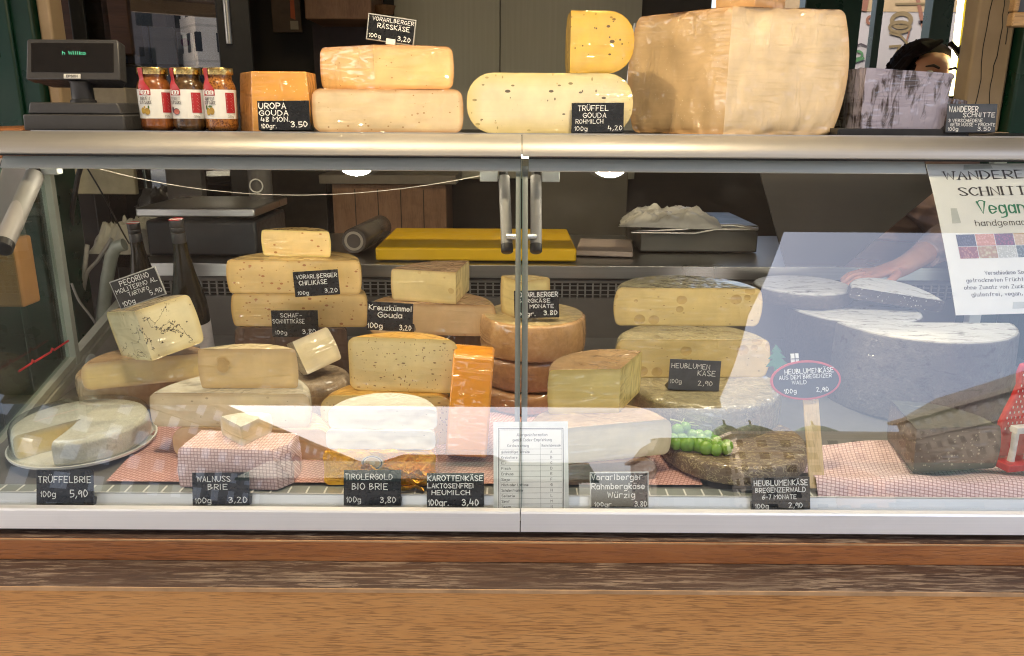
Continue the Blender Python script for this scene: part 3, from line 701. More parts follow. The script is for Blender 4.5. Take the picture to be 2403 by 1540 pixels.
# ================================================================ CHEESE SHAPES
def inset(z, H, er, bulge):
    i = bulge*(2*z/H-1)**2
    d = min(z, H-z)
    if d < er: i += er-math.sqrt(max(0, er*er-(er-d)**2))
    return i
def zlevels(H, er, n=9):
    zs = set()
    for k in range(7):
        a = PI/2*k/6; zs.add(round(er*(1-math.cos(a)), 6)); zs.add(round(H-er*(1-math.cos(a)), 6))
    for k in range(n+1): zs.add(round(er+(H-2*er)*k/n, 6))
    return sorted(zs)
def rough_(p, amp, sc, k): return amp*(mnoise.noise(Vector((p.x*sc+k, p.y*sc-k, p.z*sc)))+.5*mnoise.noise(Vector((p.x*sc*2.7, p.y*sc*2.7+k, p.z*sc*2.7))))
def cheese(kind, H, R_, mats, parent, d=0.0, a0=0.0, a1=PI, er=.006, bulge=.003, amp=.0006, top=None, n=44, seed=1.0, names=('rind', 'cut_face'), facemat=None, facemat2=None):
    """local frame: base on z=0.
    'wheel' : full wheel round the origin
    'seg'   : piece cut by the chord y=0; arc behind it, centre at (0,-d)
    'sector': wedge from the origin between angles a0 and a1"""
    zs = zlevels(H, er); rb = MB(); arcs = []
    for z in zs:
        r = R_ - inset(z, H, er, bulge)
        if kind == 'seg':
            al = math.asin(max(-1, min(1, d/r))); s0, s1, c = al, PI-al, Vector((0, -d, 0))
        elif kind == 'sector': s0, s1, c = a0, a1, Vector((0, 0, 0))
        else: s0, s1, c = 0, 2*PI*(n)/(n+1), Vector((0, 0, 0))
        row = []
        for k in range(n+1):
            a = s0+(s1-s0)*k/n; p = c + Vector((r*math.cos(a), r*math.sin(a), z))
            e = 1.0 if kind == 'wheel' or 0 < k < n else 0.0
            p += Vector((math.cos(a), math.sin(a), 0))*rough_(p, amp, 24, seed)*e
            row.append(p)
        arcs.append(row)
    m = len(zs); vs = [p for row in arcs for p in row]; fs = []
    for j in range(m-1):
        for k in range(n+(1 if kind == 'wheel' else 0)):
            l = (k+1) % (n+1); fs.append((j*(n+1)+k, j*(n+1)+l, (j+1)*(n+1)+l, (j+1)*(n+1)+k))
    rb.add(vs, fs)
    # top and bottom: rings shrinking to the apex / chord so that the surface can undulate
    for row, z in ((arcs[0], 0.0), (arcs[-1], H)):
        ctr = Vector((0, 0, z)); nr = 6; tv = []
        for q in range(nr+1):
            f = q/nr
            for k, p in enumerate(row):
                if kind == 'seg': tgt = Vector((p.x*(1-f) + p.x*f, 0, z)); pp = p.lerp(tgt, f)
                else: pp = p.lerp(ctr, f*.9999)
                if z > 0 and 0 < q < nr: pp = pp + Vector((0, 0, rough_(pp, amp*1.4, 18, seed+3)))
                tv.append(pp)
        N = n+1; tf = []
        for q in range(nr):
            for k in range(n+(1 if kind == 'wheel' else 0)):
                l = (k+1) % N; tf.append((q*N+k, q*N+l, (q+1)*N+l, (q+1)*N+k))
        rb.add(tv, tf, 1 if (top and z > 0) else 0)
    rm = [mats[0]] + ([top] if top else [])
    out = [rb.build(names[0], rm, parent, ang=50)]
    def face(P, Q, ra, rb_, nx=26, fm=None):
        fb = MB(); nrm = None; vs = []; at = []
        for j in range(m):
            a, b = P[j], Q[j]
            for i in range(nx+1):
                p = a.lerp(b, i/nx); z = zs[j]
                e = min(z, H-z); L = (b-a).length
                if ra: e = min(e, L*i/nx)
                if rb_: e = min(e, L*(1-i/nx))
                dirn = (b-a); nn = Vector((dirn.y, -dirn.x, 0)).normalized()
                if 0 < i < nx and 0 < j < m-1: p = p + nn*(rough_(p, amp*1.6, 30, seed+7)+rough_(p, .0012, 9, seed))
                vs.append(p); at.append(max(0, e))
        N = nx+1; fb.add(vs, [(j*N+i, j*N+i+1, (j+1)*N+i+1, (j+1)*N+i) for j in range(m-1) for i in range(nx)], 0, at)
        return fb.build(names[1], fm or facemat or mats[1], parent, ang=60, fix=False)
    if kind == 'seg': out.append(face([r[-1] for r in arcs], [r[0] for r in arcs], True, True, 40))
    if kind == 'sector':
        ax = [Vector((0, 0, z)) for z in zs]
        out.append(face(ax, [r[0] for r in arcs], False, True)); out.append(face([r[-1] for r in arcs], ax, True, False, fm=facemat2))
    return out
def frame(A, B, z):
    """local frame of a face seen from A (left) to B (right), standing on height z"""
    A = Vector((A.x, A.y, 0)); B = Vector((B.x, B.y, 0)); c = (A+B)/2; return Vector((c.x, c.y, z)), math.atan2(B.y-A.y, B.x-A.x), (B-A).length
def seg(name, label, uA, uB, YA, YB, z0, z1, mats, R_=None, group=None, cat='cheese', lean=(0, 0), **k):
    """piece with a cut face towards the viewer: the face runs from picture column uA at depth YA to uB at depth YB"""
    A = colY(uA, YA, z0); B = colY(uB, YB, z0); loc, rz, L = frame(A, B, z0)
    if R_ is None or R_ < L/2: R_ = L/2+.0001
    d = math.sqrt(max(0, R_*R_-L*L/4))
    Mx = Matrix.Translation(loc) @ Matrix.Rotation(rz, 4, 'Z') @ Matrix.Rotation(R(lean[0]), 4, 'X') @ Matrix.Rotation(R(lean[1]), 4, 'Y')
    t = thing(name, label, cat, group=group, mat=Mx); cheese('seg', z1-z0, R_, mats, t, d=d, **k); return t
def colY(u, Y, z):
    """point at depth Y and height z under picture column u"""
    v = 770.0
    for _ in range(6):
        p = onY(u, v, Y); v -= (z-p.z)*1850/max(.5, Y)
    p = onY(u, v, Y); return Vector((p.x, Y, z))
def sector(name, label, uC, YC, uA, YA, uB, YB, z0, z1, mats, R_=None, group=None, cat='cheese', lean=(0, 0), **k):
    """wedge whose edge (apex) faces the viewer at uC; left face ends at uA, right face at uB"""
    C = colY(uC, YC, z0); A = colY(uA, YA, z0)-C; B = colY(uB, YB, z0)-C
    a0 = math.atan2(B.y, B.x); a1 = math.atan2(A.y, A.x)
    if a1 < a0: a1 += 2*PI
    R_ = R_ or (A.length+B.length)/2
    Mx = Matrix.Translation(C) @ Matrix.Rotation(R(lean[1]), 4, 'Y') @ Matrix.Rotation(R(lean[0]), 4, 'X')
    t = thing(name, label, cat, group=group, mat=Mx); cheese('sector', z1-z0, R_, mats, t, a0=a0, a1=a1, **k); return t
def wheel(name, label, u, Y, z0, z1, R_, mats, group=None, cat='cheese wheel', lean=(0, 0), **k):
    C = colY(u, Y, z0); Mx = Matrix.Translation(C) @ Matrix.Rotation(R(lean[0]), 4, 'X') @ Matrix.Rotation(R(lean[1]), 4, 'Y')
    t = thing(name, label, cat, group=group, mat=Mx); cheese('wheel', z1-z0, R_, mats, t, n=64, **k); return t
def zat(v, Y, u=1201): return onY(u, v, Y).z
# ================================================================ ON TOP OF THE COUNTER
ST = 1.3236
OR_ = (.62, .27, .045)
p_gouda48 = paste('aged_gouda_paste', (.64, .31, .06), None, [(150, .26, (.80, .62, .34), (1, 1, 1))], wrap=.7, seed=1)
r_gouda48 = rind('aged_gouda_rind', (.34, .14, .03), (.48, .21, .05), (.55, .27, .07), wrap=.7, seed=2)
# faceted block of aged gouda
A0 = [colY(u, y, ST) for u, y in ((566, 1.64), (594, 1.565), (733, 1.565), (756, 1.66), (700, 1.76), (610, 1.76))]
ctr = sum(A0, Vector())/6; t = thing('aged_gouda', 'orange faceted chunk of aged gouda at the left end of the cheese row', 'cheese', ctr)
mb = MB(); ztop = zat(173, 1.60)-ST; rows = []
for k in range(9):
    f = k/8; tp = 1-.085*f**1.5; rows.append([Vector(((p.x-ctr.x)*tp, (p.y-ctr.y)*tp, ztop*f)) for p in A0])
vs = []
for row in rows:
    for i in range(6):
        for q in range(8):
            p = row[i].lerp(row[(i+1) % 6], q/8); vs.append(p + Vector((p.x, p.y, 0)).normalized()*rough_(p, .0012, 30, 2))
fs = [(j*48+i, j*48+(i+1) % 48, (j+1)*48+(i+1) % 48, (j+1)*48+i) for j in range(8) for i in range(48)]
fs.append(tuple(8*48+i for i in range(48)))
fm = [1 if (i//8) in (0, 3, 4) else 0 for j in range(8) for i in range(48)]+[0]
for f, q in zip(fs, fm): mb.f.append(f); mb.m.append(q)
mb.v = vs; mb.a = [1.0]*len(vs)
mb.build('block', [p_gouda48, r_gouda48], t, ang=20, bevel=.002)

p_mild = paste('mild_paste', (.76, .60, .36), (.55, .27, .09), [(95, .22, (.45, .24, .09), (1, 1, 1.3))], .35, wrap=.9, seed=3, edge=(.0015, .009))
p_mild2 = paste('mild_paste', (.78, .56, .25), (.55, .27, .09), [(95, .2, (.50, .28, .09), (1, 1, 1.3))], .25, wrap=.85, seed=5, edge=(.0015, .009))
r_mild = rind('washed_rind', (.42, .20, .07), (.58, .33, .13), (.66, .43, .20), wrap=.85, seed=4)
h1 = zat(211, 1.56)
seg('half_cheese', 'pale half wheel in creased cling film under the two faced wedge', 735, 1088, 1.56, 1.56, ST, h1, (r_mild, p_mild), er=.014, bulge=.004, seed=3)
h2 = zat(107, 1.57)
sector('cheese_wedge', 'yellow wedge with two cut faces on top of the pale half wheel', 880, 1.568, 757, 1.655, 1070, 1.602, h1+.0005, h2, (r_mild, p_mild2), er=.012, bulge=.004, seed=5)
# truffle gouda
blk = (.012, .010, .010)
p_truf = paste('truffle_gouda_paste', (.80, .70, .46), (.72, .56, .20), [(44, .24, (.05, .03, .02), (1, .5, 1.9)), (70, .22, (.08, .05, .03), (1.5, 1, .8))], .22, wrap=.7, seed=6, edge=(.002, .03))
p_truf2 = paste('truffle_gouda_paste', (.70, .46, .10), (.62, .36, .03), [(52, .26, (.05, .03, .02), (1, .7, 1.5)), (80, .2, (.06, .04, .02), (1, 1, 1))], .12, wrap=.7, seed=7, edge=(.002, .022))
r_dark = rind('black_wax', (.015, .012, .012), (.035, .028, .026), (.06, .05, .05), wrap=.9, seed=6, bump=.2)
h3 = zat(171, 1.55)
seg('half_cheese', 'ivory half gouda flecked with truffle and rounded ends', 1096, 1482, 1.55, 1.55, ST, h3, (r_dark, p_truf), er=.05, bulge=.0, seed=8)
sector('cheese_wedge', 'yellow quarter gouda flecked with truffle, upright on the ivory half gouda', 1337, 1.575, 1325, 1.70, 1479, 1.575, h3+.0005, zat(24, 1.575), (r_dark, p_truf2), er=.05, bulge=.0, seed=9)
# the big hard cheese
p_hard_r = paste('hard_cheese_pale_face', (.74, .58, .36), (.60, .40, .20), [], wrap=1.0, seed=14, edge=(.003, .02), rough=.5, fscale=1.5)
p_hard = paste('hard_cheese_paste', (.64, .45, .24), (.58, .33, .14), [(150, .2, (.78, .62, .38), (1, 1, 1))], wrap=1.0, seed=11, edge=(.003, .02), rough=.6)
r_hard = rind('hard_cheese_rind', (.46, .24, .09), (.60, .34, .14), (.66, .42, .20), wrap=1.0, seed=12)
hb = zat(12, 1.555)
bigC = sector('hard_cheese_block', 'huge film wrapped wedge of hard cheese, tallest thing on the counter', 1697, 1.555, 1490, 1.72, 2003, 1.60, ST, hb, (r_hard, p_hard_r), er=.012, bulge=.022, seed=12, amp=.003, facemat2=p_hard)
sector('cheese_wedge', 'small pale wedge lying on top of the huge hard cheese, cut by the picture edge', 1770, 1.60, 1690, 1.68, 1850, 1.68, hb+.003, hb+.07, (r_hard, p_hard), er=.006, seed=13)
# dark fruit loaf on its tray
a, b = colY(1965, 1.56, ST), colY(2262, 1.56, ST); t = thing('serving_tray', 'black tray under the dark fruit loaf', 'tray', ((a.x+b.x)/2, 1.66, ST)); w = (b.x-a.x)/2
mb = MB().box(-w, w, -.105, .11, 0, .004)
for x0, x1, y0, y1 in ((-w, w, -.1095, -.105), (-w, w, .11, .114), (-w-.004, -w, -.1095, .114), (w, w+.004, -.1095, .114)): mb.box(x0, x1, y0, y1, 0, .0135)
mb.build('tray', M['dark'], t, bevel=.001)
fl = NM('fruit_loaf', (.05, .02, .012), .5); nn = fl.noise(60, 6, .7); sp_ = fl.voro(75); 
base_ = fl.ramp(nn, [(.35, (.02, .008, .006)), (.55, (.07, .028, .014)), (.72, (.20, .11, .06))])
fl.set('Base Color', base_); fl.set('Normal', fl.bump(nn, .8, .004)); film(fl, 1.0, 1.3, seed=3); fl.set('Coat Roughness', .16)
fw_ = NM('loaf_film_sky_sheen', (.3, .29, .33), .35); nn = fw_.noise(60, 6, .7); mk = fw_.noise(1.0, 5, .65, vec=fw_.map((70, 70, 16), (0, R(28), 0)), dist=.8); mk2 = fw_.noise(13, 3)
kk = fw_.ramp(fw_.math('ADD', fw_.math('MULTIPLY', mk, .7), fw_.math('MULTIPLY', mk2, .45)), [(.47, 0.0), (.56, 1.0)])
fw_.set('Base Color', fw_.mix(fw_.math('MULTIPLY', kk, .85), (.030, .015, .014), (.36, .33, .42))); film(fw_, 1.0, 1.3, seed=3); fw_.set('Coat Roughness', .2)  # lilac streaks put the sky's sheen on the film into the colour
def loaf(label, u0, u1, Y, z0, z1, dep, film_=True, rz=0.0, tp=.03):
    a, b = colY(u0, Y, z0), colY(u1, Y, z0); w = (b.x-a.x)/2; t = thing('fruit_loaf', label, 'fruit loaf', ((a.x+b.x)/2, Y+dep/2, z0), rz, group='dark fruit loaf pieces'); h = z1-z0
    mb = MB()
    def sd(P, Q, n=14, m=12):
        def fn(i, j):
            p = P.lerp(Q, i); k = 1+tp*j; q = Vector((p.x*k, p.y*k, h*j - .006*j*(p.x/w)*.8)); return q + Vector((p.x, p.y, 0)).normalized()*rough_(q, .0022, 45, 3)
        mb.grid(fn, n, m)
    c = [Vector((-w, -dep/2, 0)), Vector((w, -dep/2, 0)), Vector((w, dep/2, 0)), Vector((-w, dep/2, 0))]
    for i in range(4): sd(c[i], c[(i+1) % 4])
    mb.grid(lambda i, j: Vector(((2*i-1)*w*(1+tp), (2*j-1)*dep/2*(1+tp), h-.0048*(2*i-1)+rough_(Vector((i*.2, j*.2, h)), .003, 50, 4))), 14, 10)
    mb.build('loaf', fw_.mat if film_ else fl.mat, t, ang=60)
    return t
TZ = ST+.0045
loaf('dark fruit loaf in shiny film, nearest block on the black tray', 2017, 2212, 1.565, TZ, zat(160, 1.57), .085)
loaf('dark cut loaf piece showing to the left of the shiny loaf', 1974, 2060, 1.665, TZ, TZ+.066, .06, film_=False, tp=0)
loaf('dark cut loaf piece showing to the right of the shiny loaf', 2165, 2262, 1.665, TZ, TZ+.048, .06, film_=False, tp=0)
loaf('upper dark loaf piece right of the shiny loaf, under the head', 2185, 2270, 1.668, TZ+.0485, TZ+.068, .055, film_=False, tp=-.05)

# price cards on the counter
card('black price card in front of the orange faceted gouda', (601, 237), (723, 236), (601, 306), 1.545,
     [('UROPA', .03, .73, .19, .52), ('GOUDA', .04, .50, .165, .55), ('48 MON.', .06, .29, .155, .56), ('100gr.', .06, .07, .14, .30), ('3.50', .64, .10, .18, .31)], tilt=-6, foot=(0, .03), pen=.19)
card('tilted black price card clipped above the two faced wedge', (864, 30), (977, 47), (837, 89), 1.60,
     [('VORARLBERGER', .10, .76, .14, .86), ('RÄSSKÄSE', .22, .50, .17, .66), ('100g', .06, .12, .14, .24), ('3,20', .66, .12, .17, .26)], frame=plain('grey_frame', (.42, .42, .40), .4), tilt=-3, clip=.52, pen=.15)
card('black price card leaning on the ivory truffle gouda', (1342, 242), (1465, 241), (1341, 312), 1.538,
     [('TRÜFFEL', .12, .74, .17, .58), ('GOUDA', .22, .50, .16, .44), ('ROHMILCH', .08, .31, .14, .52), ('100g', .06, .07, .14, .24), ('4,20', .70, .08, .15, .27)], tilt=-4, foot=(0, .03), pen=.14)
card('slate grey price card at the right end of the counter', (2228, 244), (2345, 244), (2230, 311), 1.545,
     [('WANDERER', .03, .72, .19, .58), ('SCHNITTE', .32, .54, .15, .64), ('3 VERSCHIEDENE', .04, .36, .11, .68), ('GETR.NÜSSE - FRÜCHTE', .08, .22, .10, .90), ('100g', .04, .06, .12, .2), ('3.50', .64, .06, .13, .26)], 'card_grey', tilt=-6, foot=(0, .03), pen=.16)

# customer display of the till
C = colY(205, 1.60, ST); t = thing('customer_display', 'dark grey till display with green lettering at the left end of the counter', 'till display', C)
px = 1.53/1850
mb = MB()
def taper(x0, x1, y0, y1, z0, z1, q): return [Vector((x*(k), y, z)) for z, k in ((z0, 1), (z1, q)) for y in (y0, y1) for x in (x0, x1)]
BXF = [(0, 2, 3, 1), (4, 5, 7, 6), (0, 1, 5, 4), (2, 6, 7, 3), (0, 4, 6, 2), (1, 3, 7, 5)]
mb.add(taper(-.095, .100, -.05, .08, 0, .030, .985), BXF); mb.add(taper(-.088, .092, -.042, .075, .0305, .052, .93), BXF)
mb.build('base', M['charcoal'], t, bevel=.003)
MB().lathe([(.0235, .052), (.0235, .056), (.0205, .058), (.0195, .088), (.022, .092), (.0001, .092)], 32).build('neck', M['dark'], t, ang=50)
HM = Matrix.Translation((-.004, -.005, .090)) @ Matrix.Rotation(R(-14), 4, 'X')
mb = MB(); hw = .087; hd = .0
prof = [(-hw-.002, 0.0), (hw+.004, 0.0), (hw+.001, .0735), (hw-.004, .0765), (-hw+.003, .0765), (-hw, .0735)]
mb.prism(prof, -.018, .010, 'Y', M=HM); hd = mb.build('head', M['charcoal'], t, bevel=.003)
MB().add([HM @ Vector(p) for p in ((-hw-.001, .010, .002), (hw+.003, .010, .002), (hw-.002, .010, .074), (-hw+.002, .010, .074), (-hw*.8, .040, .0), (hw*.8, .040, .0), (hw*.75, .034, .055), (-hw*.75, .034, .055))],
   [(0, 1, 5, 4), (1, 2, 6, 5), (2, 3, 7, 6), (3, 0, 4, 7), (4, 5, 6, 7)]).build('rear_cover', M['charcoal'], t, bevel=.002)
MB().box(-hw+.009, hw-.008, -.0192, -.0183, .014, .069, M=HM).build('screen', plain('dark_screen', (.012, .011, .011), .18, 0, .1), hd)
mb = MB(); letters(mb, 'h Willko', 0, .047, .0062, lambda x, y, l: HM @ Vector((x-.018, -.0194-l, y)), .044, .17, .0, 'l')
mb.build('screen_text', emis('green_display', (.15, .9, .45), .16), hd, smooth=False, fix=False)
MB().box(-.016, .016, -.0196, -.0186, .0015, .0105, M=HM).build('name_plate', M['offwhite'], hd, bevel=.0004)
mb = MB(); letters(mb, 'EPSON', 0, .0038, .0042, lambda x, y, l: HM @ Vector((x, -.0198-l, y)), .021, .22, .0, 'c')
mb.build('plate_text', M['ink'], hd, smooth=False, fix=False)

# mustard sauce jars
def sauce_mat(name, c0, c1, sc):
    m = NM(name, c0, .25); n = m.noise(sc, 4); v = m.voro(sc*2.2)
    m.set('Base Color', m.ramp(m.math('ADD', m.math('MULTIPLY', n, .6), m.math('MULTIPLY', v, .5)), [(.35, c0), (.62, c1)])); m.set('Coat Weight', 1.0); m.set('Coat Roughness', .03); return m.mat
gold = plain('gold_lid', (.72, .52, .20), .25, 1.0, .06, 20)
redl = plain('red_label', (.42, .018, .025), .4, 0, .05)
def jar(label, u0, u1, sm, name1, name2, fruit, roll):
    c = colY((u0+u1)/2, 1.60, ST); w = colY(u1, 1.60, ST).x-colY(u0, 1.60, ST).x; r = w/2*.985
    t = thing('sauce_jar', label, 'jar', c, group='mustard sauce jars in a row'); k = r/.0315
    H = zat(164, 1.60)-ST
    MB().lathe([(.0001, 0), (r*.8, 0), (r*.93, .004), (r*.97, .010), (r*.955, .016), (r*.96, .022), (r*.985, .078), (r*.95, .086), (r*.86, .0925), (r*.80, .096), (r*.80, H-.010), (r*.7, H-.009), (.0001, H-.009)], 40).build('glass_body', sm, t, ang=60)
    MB().lathe([(r*.83, H-.0135), (r*.90, H-.0132), (r*.91, H-.009), (r*.905, H-.003), (r*.88, H-.0008), (r*.6, H-.0012), (.0001, H-.0012)], 40).build('lid', gold, t, ang=40)
    z0, z1 = .0235, .0775
    lab = MB().lathe([(r*.9635, z0), (r*.988, z1)], 64); lb = lab.build('paper_label', M['paper'], t)
    def cyl(x, y, l, rr=None):            # x metres round the jar from the front, y height
        q = rr or r*(.9635+.0245*(y-z0)/(z1-z0)); a = -PI/2 + x/r + roll; return Vector(((q+.0003+l)*math.cos(a), (q+.0003+l)*math.sin(a), y))
    def patch(mb, poly, l, mi=0):
        # densified flat outline wrapped on the jar, as fan strips
        xs0, xs1 = min(p[0] for p in poly), max(p[0] for p in poly); n = 12
        def span(x):
            ys = []
            for (ax, ay), (bx, by) in zip(poly, poly[1:]+poly[:1]):
                if (ax-x)*(bx-x) <= 0 and ax != bx: ys.append(ay+(by-ay)*(x-ax)/(bx-ax))
            return (min(ys), max(ys)) if ys else (0, 0)
        vs = []
        for i in range(n+1):
            x = xs0+(xs1-xs0)*min(.999, max(.001, i/n)); lo, hi = span(x); vs += [cyl(x, lo, l), cyl(x, hi, l)]
        mb.add(vs, [(2*i, 2*i+2, 2*i+3, 2*i+1) for i in range(n)], mi)
    mb = MB(); x0 = -.020*k
    patch(mb, [(x0, .0665), (x0+.025*k, .0665), (x0+.025*k, .0775), (x0, .0775)], .0003)
    patch(mb, [(.024*k, .0345), (.044*k, .0345), (.044*k, .072), (.024*k, .072)], .0003)
    for i in range(13): mb.add([cyl(x, .0375+i*.0026+dy, .0006) for x, dy in ((.0255*k, 0), (.040*k-(i*7 % 5)*.001, 0), (.040*k-(i*7 % 5)*.001, .0008), (.0255*k, .0008))], [(0, 1, 2, 3)], 1)
    # seal strip that runs from the label up over the lid
    pth = [(x0+.0125*k, .0775, 1.0, .0125*k), (x0+.0110*k, .083, .99, .0105*k), (x0+.0085*k, .088, .95, .0085*k), (x0+.0065*k, .0925, .90, .0066*k), (x0+.006*k, .097, .86, .006*k), (x0+.006*k, H-.015, .90, .006*k), (x0+.006*k, H-.002, .935, .0062*k)]
    vs = []
    for x, y, q, hw_ in pth: vs += [cyl(x-hw_, y, .0004, r*q), cyl(x, y, .0004, r*q), cyl(x+hw_, y, .0004, r*q)]
    fs = [(3*i+j, 3*i+j+1, 3*i+j+4, 3*i+j+3) for i in range(len(pth)-1) for j in (0, 1)]
    a = 3*(len(pth)-1); b = len(vs); vs += [cyl(x0+(.006+d)*k, H-.0005, 0, r*.72) for d in (-.005, 0, .005)]; fs += [(a, a+1, b+1, b), (a+1, a+2, b+2, b+1)]
    mb.add(vs, fs)
    mb.build('red_seal', [redl, plain('pale_print', (.60, .35, .33), .5)], lb, fix=False)
    mb = MB(); letters(mb, 'furore', x0+.0025*k, .0695, .0085, lambda x, y, l: cyl(x, y, l+.0004), .020*k, .17, .04, 'l', .1)
    ribbon(mb, [(x0+.008*k, .0682), (x0+.016*k, .0678), (x0+.023*k, .069)], .0009, .0008, lambda x, y, l: cyl(x, y, l)); mb.build('label_script', M['chalk'], lb, smooth=False, fix=False)
    mb = MB(); f2 = lambda x, y, l: cyl(x, y, l+.0003)
    letters(mb, name1, x0+.0125*k, .0575, .0058, f2, .0195*k, .15, .0, 'c', nib=(.5, 1.2)); letters(mb, name2, x0+.0125*k, .0505, .0055, f2, .026*k, .15, .0, 'c', nib=(.5, 1.2))
    gi = plain('grey_ink', (.12, .11, .11), .6); mb.build('label_text', gi, lb, smooth=False, fix=False)
    mb = MB(); letters(mb, '250g', .027*k, .0258, .0038, f2, .011*k, .13, .0, 'l'); mb.build('weight_text', gi, lb, smooth=False, fix=False)
    mb = MB()
    for fx, fy, rx, ry, mi in fruit:
        n = 16; mb.add([cyl((fx+rx*math.cos(2*PI*i/n))*k, fy+ry*math.sin(2*PI*i/n), .0004+.00012*mi) for i in range(n)], [tuple(range(n))], mi)
    mb.build('fruit_print', [plain('print_yellow', (.55, .36, .05), .5), plain('print_ochre', (.42, .26, .04), .5), plain('print_green', (.06, .14, .03), .5), plain('print_purple', (.06, .03, .06), .5), plain('print_pink', (.55, .14, .10), .5)], lb, smooth=False, fix=False)
    return t
jar('mustard sauce jar with two pears on its label', 334, 411, sauce_mat('pear_sauce', (.17, .045, .012), (.26, .085, .02), 30), 'BIRNEN', 'SENFSAUCE', [(-.014, .038, .005, .006, 0), (-.005, .0365, .0058, .0065, 1), (-.010, .0445, .002, .002, 0), (-.0015, .0445, .0016, .003, 2)], .02)
jar('mustard sauce jar with a cut fig on its label', 410, 487, sauce_mat('fig_sauce', (.045, .025, .012), (.10, .05, .018), 40), 'FEIGEN', 'SENFSAUCE', [(-.016, .040, .0035, .006, 3), (-.007, .0365, .0078, .0062, 3), (-.0065, .0365, .0066, .005, 4)], -.20)
jar('mustard sauce jar with two quinces on its label', 485, 561, sauce_mat('quince_sauce', (.10, .028, .008), (.36, .14, .03), 120), 'QUITTEN', 'SENFSAUCE', [(-.0125, .037, .0052, .0072, 0), (-.004, .038, .0056, .0068, 1), (-.016, .0445, .0025, .0045, 2), (-.007, .0465, .0045, .002, 2)], -.10)

# ================================================================ INSIDE THE CASE
# ---- left: two wine bottles
def bottle(label, u, Y, vcap, rr, lab):
    c = colY(u, Y, deck(Y)); H = zat(vcap, Y)-c.z; t = thing('wine_bottle', label, 'bottle', group='wine bottles at the back of the case', mat=Matrix.Translation(c) @ Matrix.Rotation(R(7), 4, 'X')); k = rr/.038
    prof = [(.0001, 0), (rr*.9, 0), (rr, .005), (rr, H*.46), (rr*.96, H*.52), (rr*.80, H*.60), (rr*.58, H*.70), (rr*.42, H*.80), (rr*.37, H*.88), (rr*.37, H*.985), (.0001, H*.985)]
    m = NM('bottle_glass', (.012, .010, .005), .14, 0, .35); MB().lathe(prof, 36).build('body', m.mat, t, ang=60)
    cp_ = MB().lathe([(rr*.385, H*.87), (rr*.385, H*.925), (rr*.365, H*.928), (rr*.365, H*.932), (rr*.385, H*.935), (rr*.385, H*.955), (rr*.365, H*.958), (rr*.385, H*.962), (rr*.385, H-.0005), (rr*.375, H), (.0001, H)], 28)
    cap = cp_.build('screw_cap', M['dark'], t, ang=40)
    d = MB()
    for y0, y1, mi in ((-1, -.32, 0), (-.32, .32, 1), (.32, 1, 0)):
        q = rr*.375; n = 8; top_ = [(x_, max(-1, min(1, y_))) for x_, y_ in ()]
        vs = [];
        for i in range(n+1):
            y = (y0+(y1-y0)*i/n); hx = math.sqrt(max(0, 1-y*y)); vs += [Vector((-q*hx, q*y, H+.0004)), Vector((q*hx, q*y, H+.0004))]
        d.add(vs, [(2*i, 2*i+1, 2*i+3, 2*i+2) for i in range(n)], mi)
    d.build('cap_disc', [plain('cap_red', (.55, .02, .03), .4), M['white']], cap, smooth=False)
    if lab:
        lb = MB().lathe([(rr+.0006, H*.08), (rr+.0006, H*.40)], 48).build('paper_label', plain('lilac_label', (.50, .48, .50), .6), t)
        f = lambda x, y, l: Vector(((rr+.0012+l)*math.cos(-PI/2+x/rr), (rr+.0012+l)*math.sin(-PI/2+x/rr), y))
        mb = MB(); letters(mb, 'dckner', .004, H*.31, .008, f, .030, .10, .03, 'l', .25); letters(mb, 'Tem', .008, H*.265, .008, f, .014, .10, .03, 'l', .2); mb.build('label_script', M['ink'], lb, smooth=False, fix=False)
bottle('dark wine bottle directly behind the tilted price card', 368, 1.90, 521, .038, False)
bottle('dark wine bottle with lilac label, standing left of the chili cheese stack', 474, 1.72, 510, .0385, True)

p_chili = paste('chili_cheese_paste', (.78, .55, .22), (.60, .36, .10), [(62, .30, (.42, .14, .03), (1, 1, 1.6)), (95, .26, (.50, .24, .06), (1, 1, 1.3))], wrap=.85, seed=15, edge=(.0012, .006))
r_chili = rind('chili_cheese_rind', (.50, .32, .10), (.62, .42, .15), (.68, .52, .22), wrap=.9, seed=15)
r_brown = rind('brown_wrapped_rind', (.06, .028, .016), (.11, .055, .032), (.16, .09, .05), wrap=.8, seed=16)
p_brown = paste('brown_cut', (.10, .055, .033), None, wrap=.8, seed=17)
zb = zat(770, 1.70); zm = zat(693, 1.70); zt = zat(614, 1.70)
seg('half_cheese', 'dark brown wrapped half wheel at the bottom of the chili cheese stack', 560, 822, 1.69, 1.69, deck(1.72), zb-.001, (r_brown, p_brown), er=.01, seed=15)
seg('half_cheese', 'chili cheese half wheel, lower of the two equal ones', 546, 865, 1.70, 1.70, zb, zm-.0006, (r_chili, p_chili), er=.007, bulge=.005, seed=16)
seg('half_cheese', 'chili cheese half wheel carrying a smaller wedge, second from top of its stack', 535, 850, 1.70, 1.70, zm, zt, (r_chili, p_chili), er=.007, bulge=.005, seed=17)
seg('cheese_wedge', 'small yellow chili cheese wedge on top of the tallest stack', 616, 778, 1.755, 1.735, zt+.0005, zat(544, 1.75), (r_chili, paste('chili_wedge_paste', (.78, .57, .24), (.66, .52, .16), [(62, .26, (.42, .16, .03), (1, 1, 1.6))], wrap=.8, seed=18, edge=(.0012, .006))), R_=.0835, er=.005, seed=18)

